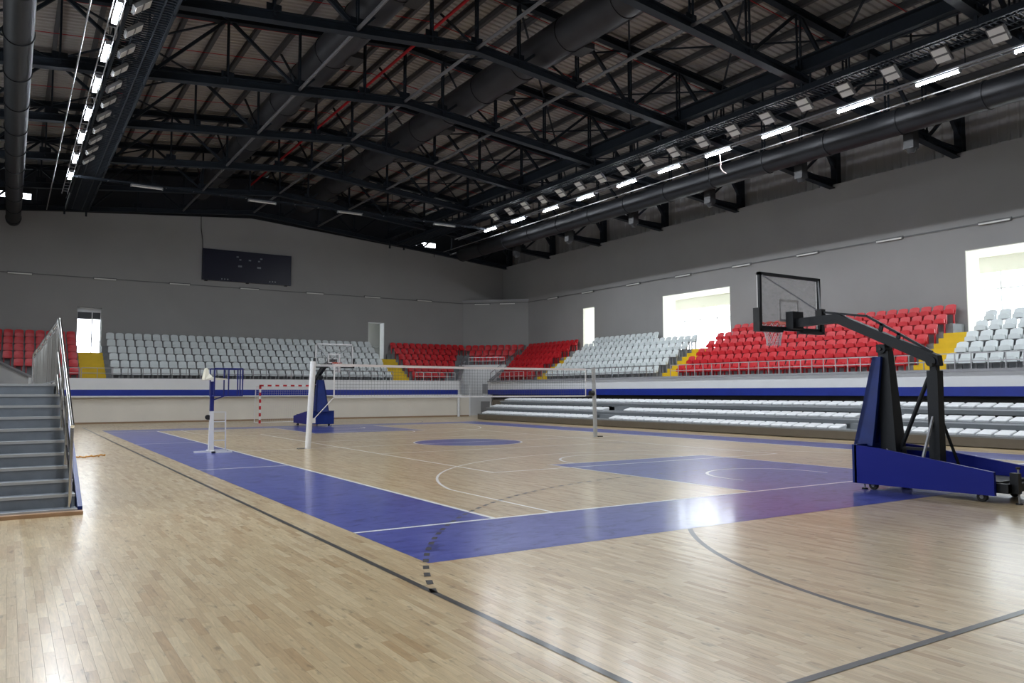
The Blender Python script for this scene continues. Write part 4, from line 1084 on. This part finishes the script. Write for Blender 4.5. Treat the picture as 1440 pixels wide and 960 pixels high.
# ------------------------------------------------------------------ umpire chair
ux, uy = -0.70, 14.1
t = thing('umpire_chair', 'tall white and blue umpire chair with ladder and cage beside net', 'umpire chair', (ux, uy, 0))
b = MB().box(ux-0.45, ux+0.05, uy-0.05, uy+0.05, 0, 0.05); b.box(ux-0.06, ux+0.50, uy-0.35, uy-0.28, 0, 0.05); b.box(ux-0.06, ux+0.50, uy+0.28, uy+0.35, 0, 0.05); b.box(ux-0.05, ux+0.05, uy-0.35, uy+0.35, 0, 0.06)
b.build('base_frame', 'post', t)
MB().bar((ux, uy, 0.04), (ux, uy, 1.15), 0.14, 0.12, (0, 1, 0), 0.10, 0.10).build('lower_column', 'post', t)
MB().box(ux-0.05, ux+0.05, uy-0.05, uy+0.05, 1.12, 1.98).build('upper_column', 'ublue', t)
MB().bar((ux+0.02, uy+0.06, 0.5), (ux+0.0, uy+0.06, 1.45), 0.05, 0.02).build('guide_strip', 'post', t)
w_ = MB().cyl((ux-0.10, uy-0.04, 0.98), (ux-0.10, uy+0.04, 0.98), 0.07, 14).build('winch', 'black', t, smooth=True)
MB().bar((ux-0.12, uy, 0.96), (ux, uy, 0.90), 0.04, 0.04).build('winch_arm', 'black', t)
lx0, lx1 = ux+0.10, ux+0.44
for x in (lx0, lx1):
    MB().bar((x+0.02, uy+0.30, 0.02), (x-0.04, uy+0.10, 1.12), 0.035, 0.035).build('ladder_rail', 'post', t)
for k in range(5):
    f = k/4*0.98+0.02
    MB().bar((lx0+0.02-0.06*f, uy+0.30-0.2*f, 0.02+1.1*f), (lx1+0.02-0.06*f, uy+0.30-0.2*f, 0.02+1.1*f), 0.03, 0.03).build('rung', 'post', t)
sb = MB()
sp = [(-0.24, 2.02), (0.34, 2.03), (0.34, 2.06), (0.08, 2.08), (-0.04, 2.11), (-0.11, 2.20), (-0.13, 2.31), (-0.16, 2.36), (-0.20, 2.34), (-0.24, 2.08)]
sb.prism([(ux+a, z) for a, z in sp], uy-0.16, uy+0.16, 'y')
sb.v = [(x, uy+(y-uy)*(1.25 if z < 2.12 else 1.0-1.9*(z-2.12)), z) for x, y, z in sb.v]
sb.build('seat', 'useat', t)
cg = [(ux+0.0, uy-0.28), (ux+0.0, uy+0.28), (ux+0.76, uy+0.28), (ux+0.76, uy-0.28)]
ZC0, ZC1 = 1.58, 2.34
for z in (ZC0, ZC1):
    for k in (1, 2, 3) if z == ZC1 else (1, 2, 3):
        (xa, ya), (xb, yb) = cg[k], cg[(k+1) % 4]
        MB().bar((xa, ya, z), (xb, yb, z), 0.035, 0.035).build('cage_rail', 'ublue', t)
for x, y in ((ux, uy-0.28), (ux+0.38, uy-0.28), (ux+0.76, uy-0.28), (ux+0.76, uy), (ux+0.76, uy+0.28), (ux+0.38, uy+0.28), (ux, uy+0.28)):
    MB().bar((x, y, ZC0), (x, y, ZC1), 0.03, 0.03).build('cage_bar', 'ublue', t)
MB().bar((ux, uy-0.28, ZC0), (ux, uy+0.28, ZC0), 0.04, 0.04).build('cage_rail', 'ublue', t)
MB().bar((ux, uy, 1.45), (ux+0.35, uy, ZC0), 0.04, 0.03).build('cage_brace', 'ublue', t)

# ------------------------------------------------------------------ handball goal
t = thing('handball_goal', 'red and white striped handball goal at the far end', 'goal', (7.5, 34.1, 0))
def striped(p, q, nseg, nm, sz=0.09):
    p, q = Vector(p), Vector(q)
    o = MB().bar(p, q, sz, sz).build(nm, 'post', t)
    d = (q-p)
    for k in range(nseg):
        if k % 2 == 0:
            MB().bar(p+d*(k/nseg), p+d*((k+1)/nseg), sz+0.006, sz+0.006).build('red_band', 'gred', o)
striped((5.96, 34.1, 2.04), (5.96, 34.1, 0), 11, 'goal_post'); striped((9.04, 34.1, 2.04), (9.04, 34.1, 0), 11, 'goal_post'); striped((5.92, 34.1, 2.04), (9.08, 34.1, 2.04), 15, 'crossbar')
for x in (5.93, 9.07):
    MB().bar((x, 34.1, 2.0), (x, 34.9, 2.0), 0.03, 0.03).build('back_stay', 'post', t); MB().bar((x, 34.9, 2.0), (x, 35.1, 0.02), 0.03, 0.03).build('back_stay', 'post', t); MB().bar((x, 34.1, 0.02), (x, 35.1, 0.02), 0.03, 0.03).build('ground_bar', 'post', t)
MB().bar((5.93, 35.1, 0.02), (9.07, 35.1, 0.02), 0.03, 0.03).build('ground_bar', 'post', t)
b = MB()
for k in range(26):
    x = 5.96+3.08*k/25; b.cyl((x, 34.15, 2.0), (x, 34.9, 1.98), 0.004, 3, cap=False); b.cyl((x, 34.9, 1.98), (x, 35.1, 0.02), 0.004, 3, cap=False)
for k in range(17):
    z = 0.02+1.96*k/16; y = 35.1-0.2*k/16; b.cyl((5.96, y, z), (9.04, y, z), 0.004, 3, cap=False)
o = b.build('goal_net', 'string', t); o['kind'] = 'stuff'

# ------------------------------------------------------------------ left stairs and landing rail
st = thing('staircase', 'grey painted staircase with steel railing at the left edge', 'staircase', (-5.9, 3.5, 0))
NS = 11
for k in range(NS):
    z = 0.07+0.175*k; y = 3.5+0.28*k; xr = -4.665-0.0145*k
    y1 = y+0.30 if k < NS-1 else 21.0
    s = MB().box(-7.35, xr, y, y1, 0 if k == 0 else z-0.19, z).build('step', 'stair', st)
    MB().box(-7.35, xr+0.004, y-0.012, y+0.05, z-0.035, z+0.004).build('nosing', 'nosing', s)
MB().prism([(3.55, 0.0), (6.35, 0.0), (6.35, 1.60), (3.75, 0.05)], -4.83, -4.80, 'x').build('stringer', 'stair', st)
MB().box(-4.87, -4.83, 6.3, 21.0, 0, 1.8).build('landing_wall', 'white', st)
MB().box(-7.4, -4.60, 3.36, 3.5, 0, 0.05).build('plinth', 'oak', st)
MB().prism([(3.50, 0.03), (4.2, 0.03), (7.2, 0.03), (7.2, 1.5), (3.50, 0.10)], -4.66, -4.60, 'x').build('blue_side_pad', 'bluepad', st)
rl = thing('stair_railing', 'polished steel stair railing with many balusters on the left', 'railing', (-4.8, 6.3, 1.82))
def fx(y): return -4.75-(y-3.57)/(6.3-3.57)*0.08 if y < 6.3 else -4.83
hp = [(-4.75, 3.57, 1.20), (-4.83, 6.30, 2.92)]
MB().cyl(hp[0], hp[1], 0.028, 12).build('handrail', 'steelss', rl, smooth=True)
MB().path([(-4.83, 6.3, 2.92), (-4.84, 12, 2.92), (-4.87, 20.6, 2.92), (-4.872, 20.76, 2.88), (-4.872, 20.82, 2.78), (-4.872, 20.82, 1.82)], 0.028, 12).build('handrail', 'steelss', rl, smooth=True)
for y in (3.62, 4.44, 5.28, 6.25):
    zf = 0.07+0.175*max(0, int((y-3.5)/0.28)); zt_ = 1.20+(y-3.57)*0.63
    MB().cyl((fx(y), y, zf), (fx(y), y, zt_), 0.024, 10).build('newel_post', 'steelss', rl, smooth=True)
MB().cyl((-4.75, 3.70, 0.75), (-4.83, 6.3, 2.40), 0.014, 8).build('mid_rail', 'steelss', rl, smooth=True)
MB().cyl((-4.75, 3.70, 0.45), (-4.83, 6.3, 2.02), 0.014, 8).build('mid_rail', 'steelss', rl, smooth=True)
bal = MB().cyl((0, 0, 0), (0, 0, 0.98), 0.014, 8).mesh('baluster', smooth=True); bal.materials.append(MW['steelss'])
y = 6.45; k = 0
while y < 20.6:
    if k % 4 == 0: MB().cyl((-4.835, y, 1.82), (-4.835, y, 2.92), 0.024, 10).build('newel_post', 'steelss', rl, smooth=True)
    else: inst(bal, 'baluster', rl, (-0.035, y-6.3, 0.04))
    y += 0.52; k += 1
MB().cyl((-4.835, 6.3, 2.80), (-4.87, 20.7, 2.80), 0.014, 8).build('top_mid_rail', 'steelss', rl, smooth=True)
MB().cyl((-4.835, 6.3, 1.88), (-4.87, 20.7, 1.88), 0.014, 8).build('bottom_rail', 'steelss', rl, smooth=True)
# orange rope on the floor beyond the stairs
rp_ = [(-4.3+0.04*k+0.03*math.sin(k*1.7), 13.75+0.10*math.sin(k*0.9)+0.02*k, 0.025+0.02*(k % 3 == 1)) for k in range(26)]
tag(MB().path(rp_, 0.02, 6).build('rope', 'orange', smooth=True), 'tangle of orange rope on the floor behind the staircase', 'rope')
